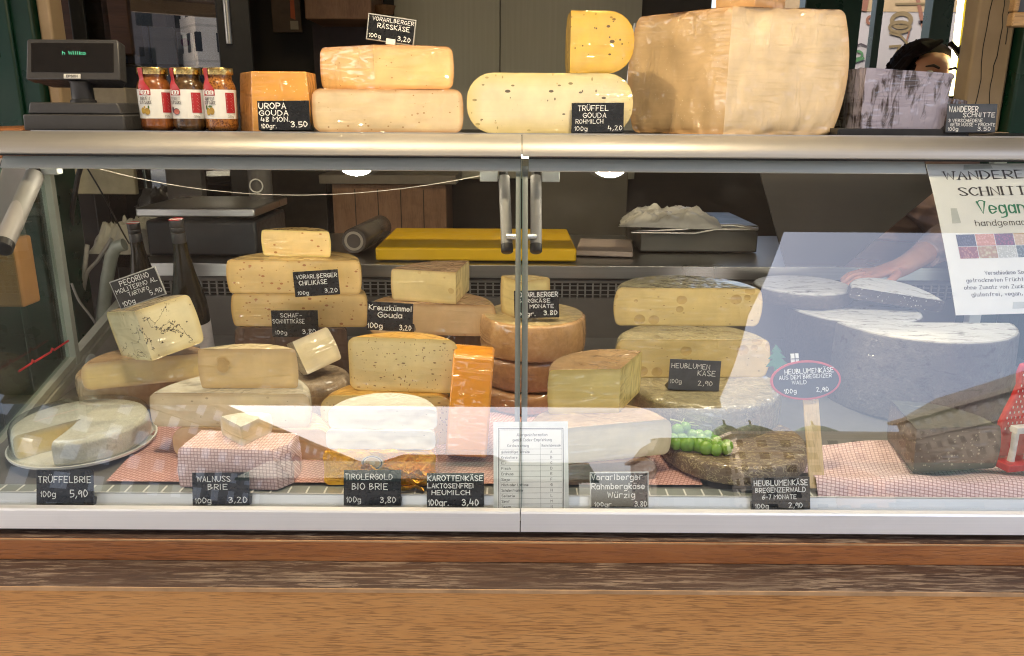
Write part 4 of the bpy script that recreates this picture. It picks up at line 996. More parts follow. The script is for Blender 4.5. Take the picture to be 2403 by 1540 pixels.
# ---- middle: wedge on half wheel
p_alp = paste('alpine_paste', (.74, .60, .27), (.55, .36, .13), [], .8, wrap=.6, seed=20, edge=(.001, .006))
r_alp = NM('printed_rind', (.5, .3, .15), .55); rw = r_alp.n('TexWave', {0: r_alp.map((16, 16, 0)), 'Scale': 3.0, 'Distortion': 3.0, 'Detail': 2.0}, wave_type='RINGS'); rn = r_alp.noise(30, 5)
r_alp.set('Base Color', r_alp.mix(r_alp.ramp(rw, [(.52, 0.0), (.62, .8)]), r_alp.ramp(rn, [(.3, (.42, .26, .12)), (.7, (.60, .42, .22))]), (.20, .055, .035))); film(r_alp, .9, 1, seed=2)
r_alpm = rind('alpine_rind', (.44, .26, .10), (.58, .38, .17), (.66, .48, .26), wrap=.85, seed=21)
p_alp2 = paste('alpine_paste', (.72, .52, .28), (.48, .26, .10), [], .45, wrap=.85, seed=22, edge=(.001, .008))
z0 = zat(786, 1.67); z1 = zat(713, 1.67)
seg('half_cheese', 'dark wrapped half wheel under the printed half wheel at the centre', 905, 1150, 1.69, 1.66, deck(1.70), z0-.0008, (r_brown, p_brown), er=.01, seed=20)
seg('half_cheese', 'half wheel with brown printed rind, carrying a wedge at the centre back', 866, 1164, 1.675, 1.655, z0, z1, (r_alpm, p_alp2), er=.009, bulge=.004, seed=21, top=r_alp.mat)
sector('cheese_wedge', 'yellow wedge with round holes and printed rind at the centre back', 1070, 1.66, 908, 1.70, 1091, 1.755, z1+.0006, zat(640, 1.66), (r_alpm, p_alp), R_=.150, er=.006, bulge=.003, seed=22, top=r_alp.mat)

# ---- middle: three brown mountain cheese wheels and their wedge
r_mt = rind('mountain_cheese_rind', (.34, .175, .06), (.54, .30, .11), (.62, .42, .20), wrap=.9, seed=24, scale=26)
r_mtt = rind('mountain_cheese_top', (.42, .30, .12), (.52, .38, .17), (.58, .45, .23), wrap=.8, seed=25, scale=30)
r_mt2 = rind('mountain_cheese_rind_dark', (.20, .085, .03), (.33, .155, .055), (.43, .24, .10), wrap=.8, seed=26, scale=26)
za = zat(768, 1.548, 1248); zbm = zat(855, 1.548, 1248)
wheel('round_cheese', 'brown mountain cheese wheel carrying a price card and wedge, behind the pane joint', 1250, 1.665, zbm, za, .1165, (r_mt, r_mt), er=.006, bulge=.004, top=r_mtt, seed=24, group='stacked mountain cheese wheels')
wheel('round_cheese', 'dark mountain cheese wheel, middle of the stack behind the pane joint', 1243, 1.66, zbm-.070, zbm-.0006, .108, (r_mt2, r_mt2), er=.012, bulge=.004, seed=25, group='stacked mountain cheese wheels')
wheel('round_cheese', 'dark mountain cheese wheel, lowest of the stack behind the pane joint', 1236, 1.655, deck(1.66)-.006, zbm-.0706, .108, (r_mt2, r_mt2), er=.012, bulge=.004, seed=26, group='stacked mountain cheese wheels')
sector('cheese_wedge', 'pale yellow wedge half hidden by the pane joint, on the mountain cheese', 1222, 1.60, 1170, 1.68, 1300, 1.665, za+.0006, zat(662, 1.60), (r_mtt, paste('mountain_paste', (.74, .60, .25), (.50, .32, .10), [], .25, wrap=.85, seed=27)), R_=.085, er=.006, seed=27)

# ---- left middle: pecorino on the big wedge
p_pec = paste('truffle_pecorino_paste', (.78, .70, .44), (.62, .48, .22), [(70, .16, (.06, .04, .02), (1, 1, 1))], 0, .75, wrap=.7, seed=31, edge=(.002, .012))
r_pec = rind('pecorino_rind', (.12, .09, .07), (.38, .30, .18), (.60, .50, .30), wrap=.8, seed=31, bump=.7)
p_b = paste('big_wedge_paste', (.72, .56, .24), (.52, .34, .16), [], .45, wrap=.95, seed=33)
r_b = rind('big_wedge_rind', (.44, .26, .13), (.55, .36, .20), (.60, .44, .28), wrap=.9, seed=33)
wheel('round_cheese', 'pale wrapped wheel hidden under the long low wedge at the left', 320, 1.66, deck(1.66)-.004, .815, .115, (r_b, r_b), er=.008, seed=32)
seg('half_cheese', 'long low yellow half wheel under the truffle veined pecorino', 196, 500, 1.50, 1.585, .8155, .872, (r_b, p_b), er=.013, bulge=.004, seed=33)
sector('pecorino_wedge', 'tilted pecorino wedge with dark truffle veins at the left', 358, 1.50, 268, 1.575, 471, 1.565, .880, .985, (r_pec, p_pec), R_=.112, er=.010, bulge=.004, seed=34, lean=(2, -12))

# ---- centre front: wedges on half wheels
p_tan = paste('tan_paste', (.68, .46, .22), (.60, .38, .17), [], wrap=.7, seed=36)
r_tan = rind('tan_rind', (.52, .33, .15), (.62, .42, .20), (.66, .48, .26), wrap=.8, seed=36)
p_c = paste('ivory_paste', (.76, .64, .40), (.58, .44, .24), [(75, .22, (.42, .34, .20), (1, 1, 1.4))], .25, wrap=.9, seed=37)
r_c = rind('grey_rind', (.38, .34, .27), (.50, .46, .38), (.58, .54, .46), wrap=.9, seed=37)
zc0 = .793; zc1 = .8595
seg('half_cheese', 'tan half wheel with rounded edge behind the paper wrapped package', 410, 778, 1.365, 1.365, deck(1.365), zc0-.0006, (r_tan, p_tan), er=.022, seed=36)
seg('half_cheese', 'ivory half wheel under the wedge with a round hole', 357, 731, 1.37, 1.37, zc0, zc1, (r_c, p_c), er=.012, bulge=.003, seed=37)
p_d = paste('butter_paste', (.76, .55, .24), (.60, .40, .17), [], .12, wrap=.95, seed=38)
td = seg('cheese_wedge', 'broad butter yellow wedge in film with one large round hole', 470, 703, 1.395, 1.40, zc1+.0006, zat(822, 1.40), (rind('film_top', (.46, .36, .20), (.58, .47, .28), (.64, .54, .36), wrap=1.0, seed=39), p_d), R_=.125, er=.004, seed=38)
# the hole in its face
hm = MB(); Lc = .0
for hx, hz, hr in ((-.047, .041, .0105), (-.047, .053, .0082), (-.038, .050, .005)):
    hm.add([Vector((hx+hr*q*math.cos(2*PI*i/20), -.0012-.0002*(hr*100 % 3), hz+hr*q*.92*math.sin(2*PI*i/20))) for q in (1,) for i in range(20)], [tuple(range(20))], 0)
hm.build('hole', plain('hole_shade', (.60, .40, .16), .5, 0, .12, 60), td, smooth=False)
# tilted grey wedge and mouldy rind behind it
p_sh = paste('sheep_paste', (.66, .58, .38), (.45, .38, .26), [], .05, wrap=.8, seed=40)
r_mo = rind('mouldy_rind', (.12, .085, .055), (.27, .20, .13), (.42, .34, .24), scale=40, wrap=.5, bump=.8, seed=41)
wheel('round_cheese', 'small mouldy brown wheel under the tilted grey wedge', 745, 1.56, deck(1.56), .838, .075, (r_mo, r_mo), er=.02, bulge=.004, amp=.003, seed=41)
sector('cheese_wedge', 'grey white wedge tipped to the left behind the butter yellow wedge', 722, 1.50, 690, 1.585, 788, 1.535, .853, .925, (r_c, p_sh), R_=.08, er=.005, seed=42, lean=(-8, -24))
# cumin gouda
p_cum = paste('cumin_gouda_paste', (.76, .63, .31), (.66, .46, .12), [(92, .34, (.16, .075, .025), (1, 1, 2.2)), (120, .27, (.22, .11, .04), (1.8, 1, 1))], wrap=.6, seed=44, edge=(.001, .010))
r_or = rind('orange_wax', (.50, .25, .04), (.62, .34, .06), (.66, .42, .12), wrap=.9, seed=44, bump=.15)
zg0 = .838
seg('half_cheese', 'orange rinded cumin gouda half wheel below the speckled block', 757, 1066, 1.425, 1.425, deck(1.43), zg0-.0006, (r_or, p_cum), er=.03, bulge=.0, seed=44)
seg('half_cheese', 'large block of cumin gouda speckled with seeds, orange rind on top', 822, 1074, 1.455, 1.435, zg0, zat(797, 1.44), (r_or, p_cum), R_=.125, er=.016, bulge=.0, seed=45)
# carrot cheese: an upright orange slab in a clear tub
p_car = paste('carrot_cheese_paste', (.80, .44, .010), (.72, .27, .01), [(34, .18, (.25, .06, .01), (1, 1, 1))], wrap=1.0, seed=47, edge=(.001, .004))
r_car = rind('carrot_cheese_rind', (.66, .22, .01), (.76, .29, .012), (.80, .34, .02), wrap=1.0, seed=47)
Bc = colY(1093, 1.335, .752)
Mx = Matrix.Translation(Bc) @ Matrix.Rotation(R(4.0), 4, 'Y') @ Matrix.Rotation(R(-24), 4, 'X')
t = thing('carrot_cheese', 'tall bright orange slab of carrot cheese leaning upright', 'cheese', mat=Mx)
mb = MB(); w = .0385; hS = .214; dS = .055
pr_ = [(-.5*dS, 0), (.5*dS, 0), (.5*dS, hS)] + [(.5*dS-dS*q/8, hS - .030*(q/8)**1.6) for q in range(1, 9)]
mb.prism([(y+.5*dS, z) for y, z in pr_], -w, w, 'X'); mb.build('slab', p_car, t, bevel=.004)
Tb = colY(1098, 1.345, deck(1.345)); t = thing('plastic_tub', 'clear plastic tub around the foot of the carrot cheese', 'tub', Tb)
tw, tdp, th_ = .058, .048, .052; o1 = []
for k in range(32):
    a = 2*PI*k/32; c_, s_ = math.cos(a), math.sin(a); o1.append((math.copysign(abs(c_)**.45, c_), math.copysign(abs(s_)**.45, s_)))
mb = MB(); vs = []
for f, z in ((.93, .001), (1.0, th_), (1.035, th_+.0005), (1.035, th_+.003)): vs += [Vector((x*tw*f, y*tdp*f, z)) for x, y in o1]
mb.add(vs, [(r_*32+i, r_*32+(i+1) % 32, (r_+1)*32+(i+1) % 32, (r_+1)*32+i) for r_ in range(3) for i in range(32)]); mb.build('shell', M['clear'], t, fix=False)

# ---- front row
# truffle brie under its dome
p_br = paste('brie_paste', (.78, .62, .28), (.66, .60, .46), [], .1, wrap=.0, seed=50, rough=.35)
r_br = rind('brie_rind', (.62, .58, .48), (.76, .72, .61), (.83, .80, .71), wrap=0, seed=50, bump=.9, scale=26)
Cb = colY(199, 1.425, deck(1.425)); t = thing('truffle_brie', 'round brie with a wedge cut out, on a white tray under a clear dome', 'brie', Cb)
Rb = .124
MB().lathe([(.0001, .001), (Rb*1.0, .001), (Rb*1.05, .004), (Rb*1.06, .009), (Rb*1.03, .009), (Rb*1.01, .0035), (.0001, .0035)], 64).build('tray', M['white'], t, ang=50)
for o_ in cheese('sector', .047, Rb*.965, (r_br, p_br), t, a0=R(-86), a1=R(228), er=.008, bulge=.002, amp=.0012, n=90, seed=50): o_.location.z = .004
MB().lathe([(Rb*1.04, .010), (Rb*1.0, .011), (Rb*.985, .050), (Rb*.955, .058), (Rb*.90, .0605), (.0001, .0605)], 64).build('dome', M['clear'], t, ang=40, fix=False)
# paper wrapped package with a brie wedge on it
def weave(name, base=(.62, .50, .49), dark=(.52, .16, .17), sc=115.0, rot=0.0):
    m = NM(name, base, .6); v = m.map((sc, sc, sc), (0, 0, rot)); s = m.n('SeparateXYZ', {0: v}); o = m.t.nodes[-1].outputs
    # little woven cells: alternate horizontal and vertical bars
    u_ = m.math('ADD', o[0], m.math('MULTIPLY', o[1], .0)); w_ = m.math('ADD', o[2], m.math('MULTIPLY', o[1], .9))
    fx, fy = m.math('FRACT', u_), m.math('FRACT', w_)
    ck = m.math('MODULO', m.math('ABSOLUTE', m.math('ADD', m.math('FLOOR', u_), m.math('FLOOR', w_))), 2.0)
    ex = m.math('MINIMUM', fx, m.math('SUBTRACT', 1.0, fx)); ey = m.math('MINIMUM', fy, m.math('SUBTRACT', 1.0, fy))
    e = m.math('MINIMUM', ex, ey); line = m.math('LESS_THAN', e, .07)
    st = m.math('ADD', m.math('MULTIPLY', ck, ex), m.math('MULTIPLY', m.math('SUBTRACT', 1.0, ck), ey))
    tone = m.ramp(st, [(.08, dark), (.22, base), (.5, tuple(min(1, c*1.12) for c in base))])
    tone = m.mix(m.math('MULTIPLY', ck, .5), tone, tuple(a*.55+b*.45 for a, b in zip(base, dark)))
    m.set('Base Color', m.mix(m.math('MULTIPLY', line, .8), tone, tuple(c*.55 for c in dark))); m.set('Normal', m.bump(m.noise(14, 3), .25, .004))
    m.set('Coat Weight', .25); m.set('Coat Roughness', .3); return m.mat
M['weave'] = weave('woven_print_paper', (.90, .69, .66), (.66, .37, .35), 165.0); M['weave_lay'] = weave('woven_print_paper', (.62, .38, .34), (.48, .19, .17), 150.0, .4)
M['weave_pale'] = weave('woven_print_paper', (.84, .66, .66), (.58, .32, .33), 140.0, .25)
Bp = colY(572, 1.30, deck(1.27)); pw = .097; t = thing('paper_package', 'cheese package wrapped in pink woven print paper', 'package', Bp, R(-4))
mb = MB(); pd0, pd1, ph = -.042, .040, .074
cs = [(-pw, pd0), (pw*.78, pd0), (pw, pd0+.03), (pw*.97, pd1), (-pw*.98, pd1)]
ncs = len(cs); lev = [(0, 1.0), (.004, 1.012), (.03, 1.015), (.064, .985), (.071, .965), (.074, .93)]
vs = []
for z, k in lev:
    for i in range(ncs):
        for q in range(8):
            a_, b_ = Vector(cs[i]), Vector(cs[(i+1) % ncs]); p = a_.lerp(b_, q/8)*k; P3 = Vector((p.x, p.y, z)); vs.append(P3 + Vector((p.x, p.y, 0)).normalized()*rough_(P3, .0018, 32, 5))
Np = ncs*8; mb.add(vs, [(j*Np+i, j*Np+(i+1) % Np, (j+1)*Np+(i+1) % Np, (j+1)*Np+i) for j in range(len(lev)-1) for i in range(Np)] + [tuple((len(lev)-1)*Np+i for i in range(Np))])
body = mb.build('wrapping', M['weave'], t, ang=30)
fp = MB(); a_ = Vector((pw*.80, pd0-.002, .062)); b_ = Vector((pw*1.0, pd0+.025, .004)); c_ = Vector((pw*.98, pd0+.026, .060)); fp.add([a_*1.01, b_*1.015, c_*1.03, (a_+b_)/2*1.035], [(0, 3, 2), (3, 1, 2)]); fp.build('fold', M['weave'], t, smooth=False, fix=False)
zp = Bp.z+ph
sector('brie_wedge', 'small white brie wedge pointing forwards on the paper package', 569, 1.272, 500, 1.345, 637, 1.335, zp+.0004, zp+.037, (r_br, paste('walnut_brie_paste', (.72, .58, .30), (.70, .64, .50), [(70, .25, (.40, .24, .10), (1, 1, 1))], wrap=.7, seed=52)), R_=.075, er=.005, seed=52)
# golden foil package with two half bries
m = NM('gold_foil', (.92, .46, .04), .30, .8); fn_ = m.noise(34, 5, .6, dist=1.5); f2_ = m.noise(90, 3, dist=.6)
m.set('Normal', m.bump(m.math('ADD', m.math('ABSOLUTE', m.math('SUBTRACT', fn_, .5)), m.math('MULTIPLY', f2_, .25)), .85, .012)); m.set('Base Color', m.ramp(m.noise(8, 3), [(.3, (.88, .40, .02)), (.7, (.95, .56, .08))])); M['gold'] = m.mat
zf0, zf1 = deck(1.27), .787
t = thing('gold_foil_brie', 'half brie in creased orange gold foil with a round sticker', 'brie', colY(893, 1.275, zf0))
cheese('seg', zf1-zf0, .098, (M['gold'], M['gold']), t, er=.012, bulge=-.004, amp=.0035, seed=55, names=('foil', 'foil_front'))
sk = MB(); SM = Matrix.Translation((-.012, -.0042, .045)) @ Matrix.Rotation(R(90), 4, 'X')
for r0, r1, mi, l in ((0, .0195, 0, .0), (.0155, .0172, 1, .0004), (0, .0125, 2, .0004), (0, .0055, 0, .0008)):
    sk.lathe([(max(r0, .0001), l), (r1, l)], 32, M=SM @ Matrix.Scale(.72, 4, (0, 1, 0)), mi=mi)
sk.build('sticker', [plain('sticker_cream', (.66, .55, .33), .4), plain('sticker_blue', (.05, .08, .16), .4), plain('sticker_ochre', (.55, .33, .10), .4)], t, smooth=False, fix=False)
fl_ = MB()
for k in range(3):
    fl_.grid(lambda i, j, k=k: Vector((-.03+.13*i-.01*k, -.006-.012*j-.004*k+.006*math.sin(i*19+k*2), .030-.012*k+.016*j*(1-.6*i)-.006*i+.004*math.sin(i*27+j*6+k))), 22, 5)
fl_.build('loose_foil', M['gold'], t, ang=25, fix=False)
p_wb = paste('white_brie_paste', (.76, .70, .52), (.74, .70, .58), [(80, .18, (.5, .44, .3), (1, 1, 1.5))], .2, wrap=.8, seed=57); r_wb = rind('white_brie_rind', (.70, .66, .58), (.77, .74, .67), (.80, .78, .72), wrap=.6, seed=57, bump=.7, scale=34)
seg('half_brie', 'white half brie lying directly on the gold foil', 766, 1022, 1.285, 1.285, zf1+.0006, zf1+.036, (r_wb, p_wb), er=.009, bulge=.001, amp=.0014, seed=57)
seg('half_brie', 'white half brie, upper one above the gold foil', 772, 1026, 1.292, 1.292, zf1+.0366, zf1+.074, (r_wb, p_wb), er=.009, bulge=.001, amp=.0016, seed=58)

# ---- right of the joint
p_hay = paste('hay_cheese_paste', (.76, .58, .23), (.52, .36, .12), [(60, .22, (.32, .18, .06), (1, 1, 2.2))], 1.25, wrap=1.0, seed=60, edge=(.0008, .004))
r_hay = rind('hay_rind', (.16, .13, .07), (.27, .23, .13), (.40, .36, .24), wrap=.9, seed=60, scale=34, bump=.7, fibre=(.40, .34, .18))
zq = .8345; zr = zat(797, 1.55, 1620); 
wheel('round_cheese', 'grey brown hay rinded wheel at the bottom of the hay cheese stack', 1640, 1.535, deck(1.535)-.004, zq, .158, (r_hay, r_hay), er=.012, seed=61)
seg('half_cheese', 'hay cheese half wheel with many holes, lower one of the pair', 1440, 1803, 1.545, 1.555, zq+.0006, zr, (r_hay, p_hay), er=.009, bulge=.008, seed=62)
seg('half_cheese', 'hay cheese half wheel with grey green rind, top of its stack', 1438, 1785, 1.655, 1.655, zr+.0008, zat(676, 1.655, 1610), (r_hay, p_hay), er=.009, bulge=.008, seed=63)
# creamy mountain cheese: wrapped foot, big half wheel, wedge
p_ra = paste('cream_mountain_paste', (.76, .64, .36), (.60, .48, .26), [], .12, wrap=.95, seed=65)
r_ra = rind('cream_mountain_rind', (.34, .22, .12), (.46, .32, .19), (.54, .41, .27), wrap=.9, seed=65)
r_wr = rind('brown_film_rind', (.12, .055, .028), (.20, .10, .055), (.28, .16, .09), wrap=1.0, seed=66)
seg('half_cheese', 'brown film wrapped half wheel at the foot, behind the framed price card', 1318, 1540, 1.275, 1.30, deck(1.28), .764, (r_wr, r_wr), er=.016, seed=66)
seg('half_cheese', 'big creamy half wheel in film, right of the allergen sheet', 1240, 1573, 1.262, 1.325, .7646, .833, (r_ra, p_ra), er=.010, bulge=.005, seed=67)
sector('cheese_wedge', 'bright yellow wedge with brown film covered rind on the creamy half wheel', 1452, 1.352, 1283, 1.342, 1484, 1.425, .8336, zat(866, 1.35, 1370), (rind('brown_shiny_rind', (.24, .13, .05), (.36, .22, .10), (.48, .33, .17), wrap=1.0, seed=68, bump=.7), paste('bright_paste', (.80, .65, .24), (.60, .44, .12), [], .18, wrap=1.0, seed=68)), R_=.132, er=.006, seed=68)
# hay wheel with grapes
r_h2 = rind('hay_coat', (.10, .062, .03), (.17, .11, .055), (.24, .17, .09), wrap=.35, seed=70, scale=40, bump=.9, fibre=(.50, .40, .20))
zh = deck(1.39); hw_ = wheel('round_cheese', 'flat brown wheel coated in hay, carrying the grapes', 1716, 1.392, zh, zh+.038, .137, (r_h2, r_h2), er=.007, amp=.0016, seed=71)
gm = NM('grape_skin', (.30, .46, .05), .22); gm.set('Base Color', gm.ramp(gm.noise(40, 3), [(.3, (.10, .24, .010)), (.7, (.20, .36, .03))])); gm.set('Subsurface Weight', .35); gm.set('Subsurface Radius', (.02, .03, .006)); gm.set('Subsurface Scale', .35); gm.set('Coat Weight', .2); gm.set('Coat Roughness', .12)
Gc = colY(1640, 1.335, zh+.038); t = thing('grape_bunch', 'bunch of green grapes on the hay coated wheel', 'grapes', Gc)
gp = [(1590, 1010, 1.37), (1608, 1004, 1.38), (1624, 1022, 1.37), (1579, 1035, 1.35), (1600, 1040, 1.35), (1640, 1030, 1.37), (1622, 1048, 1.345), (1586, 1058, 1.335), (1607, 1065, 1.33), (1645, 1052, 1.35), (1660, 1040, 1.365), (1632, 1070, 1.33), (1660, 1066, 1.34),
      (1679, 1049, 1.345), (1681, 1074, 1.325), (1654, 1085, 1.315), (1703, 1080, 1.325), (1677, 1093, 1.31), (1701, 1095, 1.315), (1615, 1082, 1.33), (1640, 1088, 1.325)]
gb = []
for k, (u, v, y) in enumerate(gp):
    p = onY(u, v, y); r_ = .0121*(1+.07*math.sin(k*5.1)); p.z = max(p.z, zh+.038+r_*.9); gb.append(p)
    MB().ball((p-Gc), r_, 10, (1, 1, 1.06)).build('grape', gm.mat, t, fix=False)
sm_ = MB(); s0 = onY(1572, 985, 1.39)
sm_.tube([s0-Gc, onY(1596, 990, 1.385)-Gc, onY(1620, 1010, 1.375)-Gc, onY(1650, 1040, 1.36)-Gc], [.0022, .002, .0017, .0012], 7)
for u, v, y in ((1606, 982, 1.39), (1630, 992, 1.385), (1640, 1000, 1.38)): sm_.tube([onY(1600, 994, 1.384)-Gc, onY(u, v, y)-Gc], [.0014, .0009], 6)
sm_.build('stem', plain('grape_stem', (.36, .40, .16), .6), t)
# dusty dark wheels on the right
r_du = rind('dark_dusted_rind', (.030, .022, .018), (.055, .040, .032), (.09, .065, .05), wrap=.2, seed=73, scale=30, bump=.7, dust=(.74, .74, .72, .0))
p_du = paste('dark_speckled_side', (.052, .038, .030), None, [(190, .30, (.45, .42, .36), (1, 1, 1)), (120, .22, (.50, .46, .40), (1, 1.6, 1))], wrap=.25, seed=74, rough=.7)
r_dub = rind('dark_wheel_side', (.030, .022, .018), (.060, .045, .036), (.13, .10, .075), wrap=.2, seed=73, scale=42, bump=.9, dust=(.50, .48, .44, .16))
gq = 'dust topped dark wheels'
zd = zat(812, 1.50, 2150)
seg('half_cheese', 'large dark half wheel with white dusted top, biggest at the right', 2346, 1938, 1.675, 1.675, deck(1.6)-.004, zat(814, 1.485, 2150), (r_dub, p_du), R_=.199, er=.006, seed=73, group=gq, amp=.0016, top=r_du)
wheel('round_cheese', 'dark wheel with white dusted top, behind the biggest dark half wheel', 1985, 1.835, deck(1.8)-.006, .918, .153, (r_du, r_du), er=.01, seed=74, group=gq, amp=.0016)
wheel('round_cheese', 'dark wheel with white dusted top at the back, beside the hay cheese stack', 1880, 1.915, .9185, .958, .120, (r_du, r_du), er=.01, seed=75, group=gq, amp=.0016)
seg('half_cheese', 'dark disc with white dusted top, tilted, under the hand at the back right', 1985, 2215, 1.80, 1.78, .935, .963, (r_du, p_du), er=.008, seed=76, group=gq, lean=(10, 8), amp=.0016)
p_ch = paste('dark_chunk_face', (.13, .095, .068), (.05, .04, .03), [(170, .34, (.36, .30, .20), (1, 1, 1)), (110, .28, (.40, .33, .22), (1, 1.8, 1))], wrap=.45, seed=78, rough=.65)
zk = .742
sector('dark_cheese_wedge', 'dark speckled chunk standing on the pink paper in front', 2142, 1.30, 2106, 1.385, 2338, 1.305, zk, zat(1003, 1.31, 2230), (rind('dark_moss_rind', (.035, .035, .025), (.06, .06, .045), (.09, .085, .06), wrap=.3, seed=78), p_ch), R_=.155, er=.006, bulge=.006, seed=79, amp=.0016, lean=(0, -3))

# pink paper sheets lying on the deck
def sheet(label, pts, hz, name='paper_sheet', mat='weave_lay'):
    """pts: outline quad on the deck (world xy), hz: height function"""
    c = sum((Vector((x, y, 0)) for x, y in pts), Vector())/4; t_ = (c.x, c.y, deck(c.y))
    a_, b_, c_, d_ = [Vector((x, y, 0)) for x, y in pts]; mb = MB()
    def fn(i, j):
        p = a_.lerp(b_, i).lerp(d_.lerp(c_, i), j); return Vector((p.x-t_[0], p.y-t_[1], deck(p.y)-t_[2]+hz(i, j)))
    mb.grid(fn, 36, 26)
    o = mb.build(name, M[mat], None, ang=70, fix=False); o.location = t_; return tag(o, label, 'paper sheet')
sheet('pink woven print paper under the brie dome and package', [(-.72, 1.28), (-.17, 1.28), (-.20, 1.58), (-.72, 1.58)], lambda i, j: .0012+.0015*math.sin(i*17)*math.sin(j*5)**2)
sheet('pink woven print paper between gold foil and framed price card', [(-.165, 1.28), (.34, 1.28), (.36, 1.56), (-.17, 1.58)], lambda i, j: .0012+.0012*math.sin(i*13+1)*math.sin(j*4)**2)
sheet('pink woven print paper folded over the front edge at the lower right', [(.535, 1.238), (1.16, 1.226), (1.16, 1.50), (.50, 1.42)], lambda i, j: (.004+.022*math.exp(-((j-.17)/.15)**2)*(1-.35*i) if j > .13 else (.0245*(1-.35*i)+.003)-.055*((.13-j)/.13)**1.6)+.010*math.exp(-(i/.08)**2)*j+.0025*math.sin(i*23+j*7), mat='weave_pale')

# red figure with white legs
Fz = zat(1152, 1.235, 2370); Fp = colY(2380, 1.318, .752); t = thing('wooden_figure', 'red stitched figure on a red base with white wooden legs in front', 'decoration', Fp, R(12))
MB().box(-.042, .075, -.030, .028, 0, .014).build('base', M['red'], t, bevel=.002)
ol = [(-.034, .014), (.062, .014), (.068, .06), (.064, .10), (.05, .125), (.034, .128), (.030, .118), (.012, .142), (.006, .150), (.004, .178), (-.004, .190), (-.014, .188), (-.018, .172), (-.014, .150), (-.020, .128), (-.030, .104), (-.038, .080), (-.036, .045)]
MB().prism(ol, .004, .016, 'Y').build('body', M['red'], t, bevel=.003)
st = MB(); 
for i in range(11):
    for j in range(12):
        x = -.030+i*.009+(j % 2)*.0045; z = .070+j*.010
        ins = False; q = len(ol)
        for k in range(q):
            (x1_, z1_), (x2_, z2_) = ol[k], ol[(k+1) % q]
            if (z1_ > z) != (z2_ > z) and x < (x2_-x1_)*(z-z1_)/(z2_-z1_)+x1_: ins = not ins
        if ins: st.box(x-.0007, x+.0007, .0028, .0040, z-.002, z+.002)
st.build('stitches', M['chalk'], t, smooth=False)
lg = plain('whitewashed_wood', (.58, .56, .52), .7, 0, .25, 40, .3)
MB().box(-.028, .06, -.020, -.004, .068, .080).build('seat', lg, t, bevel=.001)
for x in (-.022, .012, .045):
    MB().tube([(x, -.012, .014), (x+.001, -.012, .04), (x, -.012, .068)], [.0062, .0054, .006], 9).build('leg', lg, t, bevel=0)

# oval chalk sign on a wooden stick
So = colY(1918, 1.262, .73); Ms = Matrix.Translation(So) @ Matrix.Rotation(R(-3.5), 4, 'Y') @ Matrix.Rotation(R(-19), 4, 'X') @ Matrix.Scale(1.04, 4)
t = thing('oval_sign', 'oval blackboard sign with red rim, tree and window on a wooden stick', 'sign', mat=Ms)
MB().box(-.0125, .0125, -.003, .003, 0, .148).build('stick', wood('pale_stick', (.56, .38, .17), (.72, .52, .27), (.80, .62, .36), .6, (70, 70, 4), .4), t, bevel=.0006)
oz = .182; OM = Matrix.Translation((-.008, -.0045, oz)) @ Matrix.Rotation(R(90), 4, 'X')
def ell(rx, rz, l0, l1): return MB().add([Vector((-.008+q*math.cos(2*PI*k/48), y, oz+w_*math.sin(2*PI*k/48))) for y, q, w_ in ((l0, rx, rz), (l1, rx, rz)) for k in range(48)], [tuple(range(48)), tuple(range(95, 47, -1))]+[(k, (k+1) % 48, 48+(k+1) % 48, 48+k) for k in range(48)])
ell(.0595, .0335, -.0035, -.0075).build('rim', plain('red_rim', (.50, .05, .06), .5), t, bevel=.0008, ang=40); ell(.0555, .0298, -.0074, -.0082).build('board', M['card_matt'], t, ang=40)
mb = MB(); fn = lambda x, y, l: Vector((x-.008, -.0085-l, y+oz))
for L in (('HEUBLUMENKÄSE', .006, .0115, .0078, .082, 'c'), ('AUS DEM BREGENZER', -.001, .0030, .0062, .088, 'c'), ('WALD', -.012, -.0062, .0060, .024, 'c'), ('100g', -.028, -.0205, .0072, .020, 'c'), ('2,90', .026, -.0205, .0072, .020, 'c')):
    letters(mb, L[0], L[1], L[2], L[3], fn, L[4], .14, .05, L[5])
mb.build('lettering', M['chalk'], t, smooth=False, fix=False)
tr = [(-.006, 0), (-.006, .008), (-.020, .008), (-.008, .021), (-.015, .021), (-.005, .032), (-.009, .032), (0, .045), (.009, .032), (.005, .032), (.015, .021), (.008, .021), (.020, .008), (.006, .008), (.006, 0)]
MB().prism([(x-.045-.008, z+oz+.018) for x, z in tr], -.006, -.003, 'Y').build('tree', plain('green_cutout', (.04, .16, .09), .6), t, bevel=.0004)
wn = MB().box(-.0295, -.0165, -.006, -.003, oz+.028, oz+.046); wn.build('window', M['paper'], t, bevel=.0003)
wb = MB(); wb.box(-.0236, -.0224, -.0066, -.0061, oz+.028, oz+.046); wb.box(-.0295, -.0165, -.0067, -.0062, oz+.0364, oz+.0376); wb.build('window_bars', M['ink'], t, smooth=False)

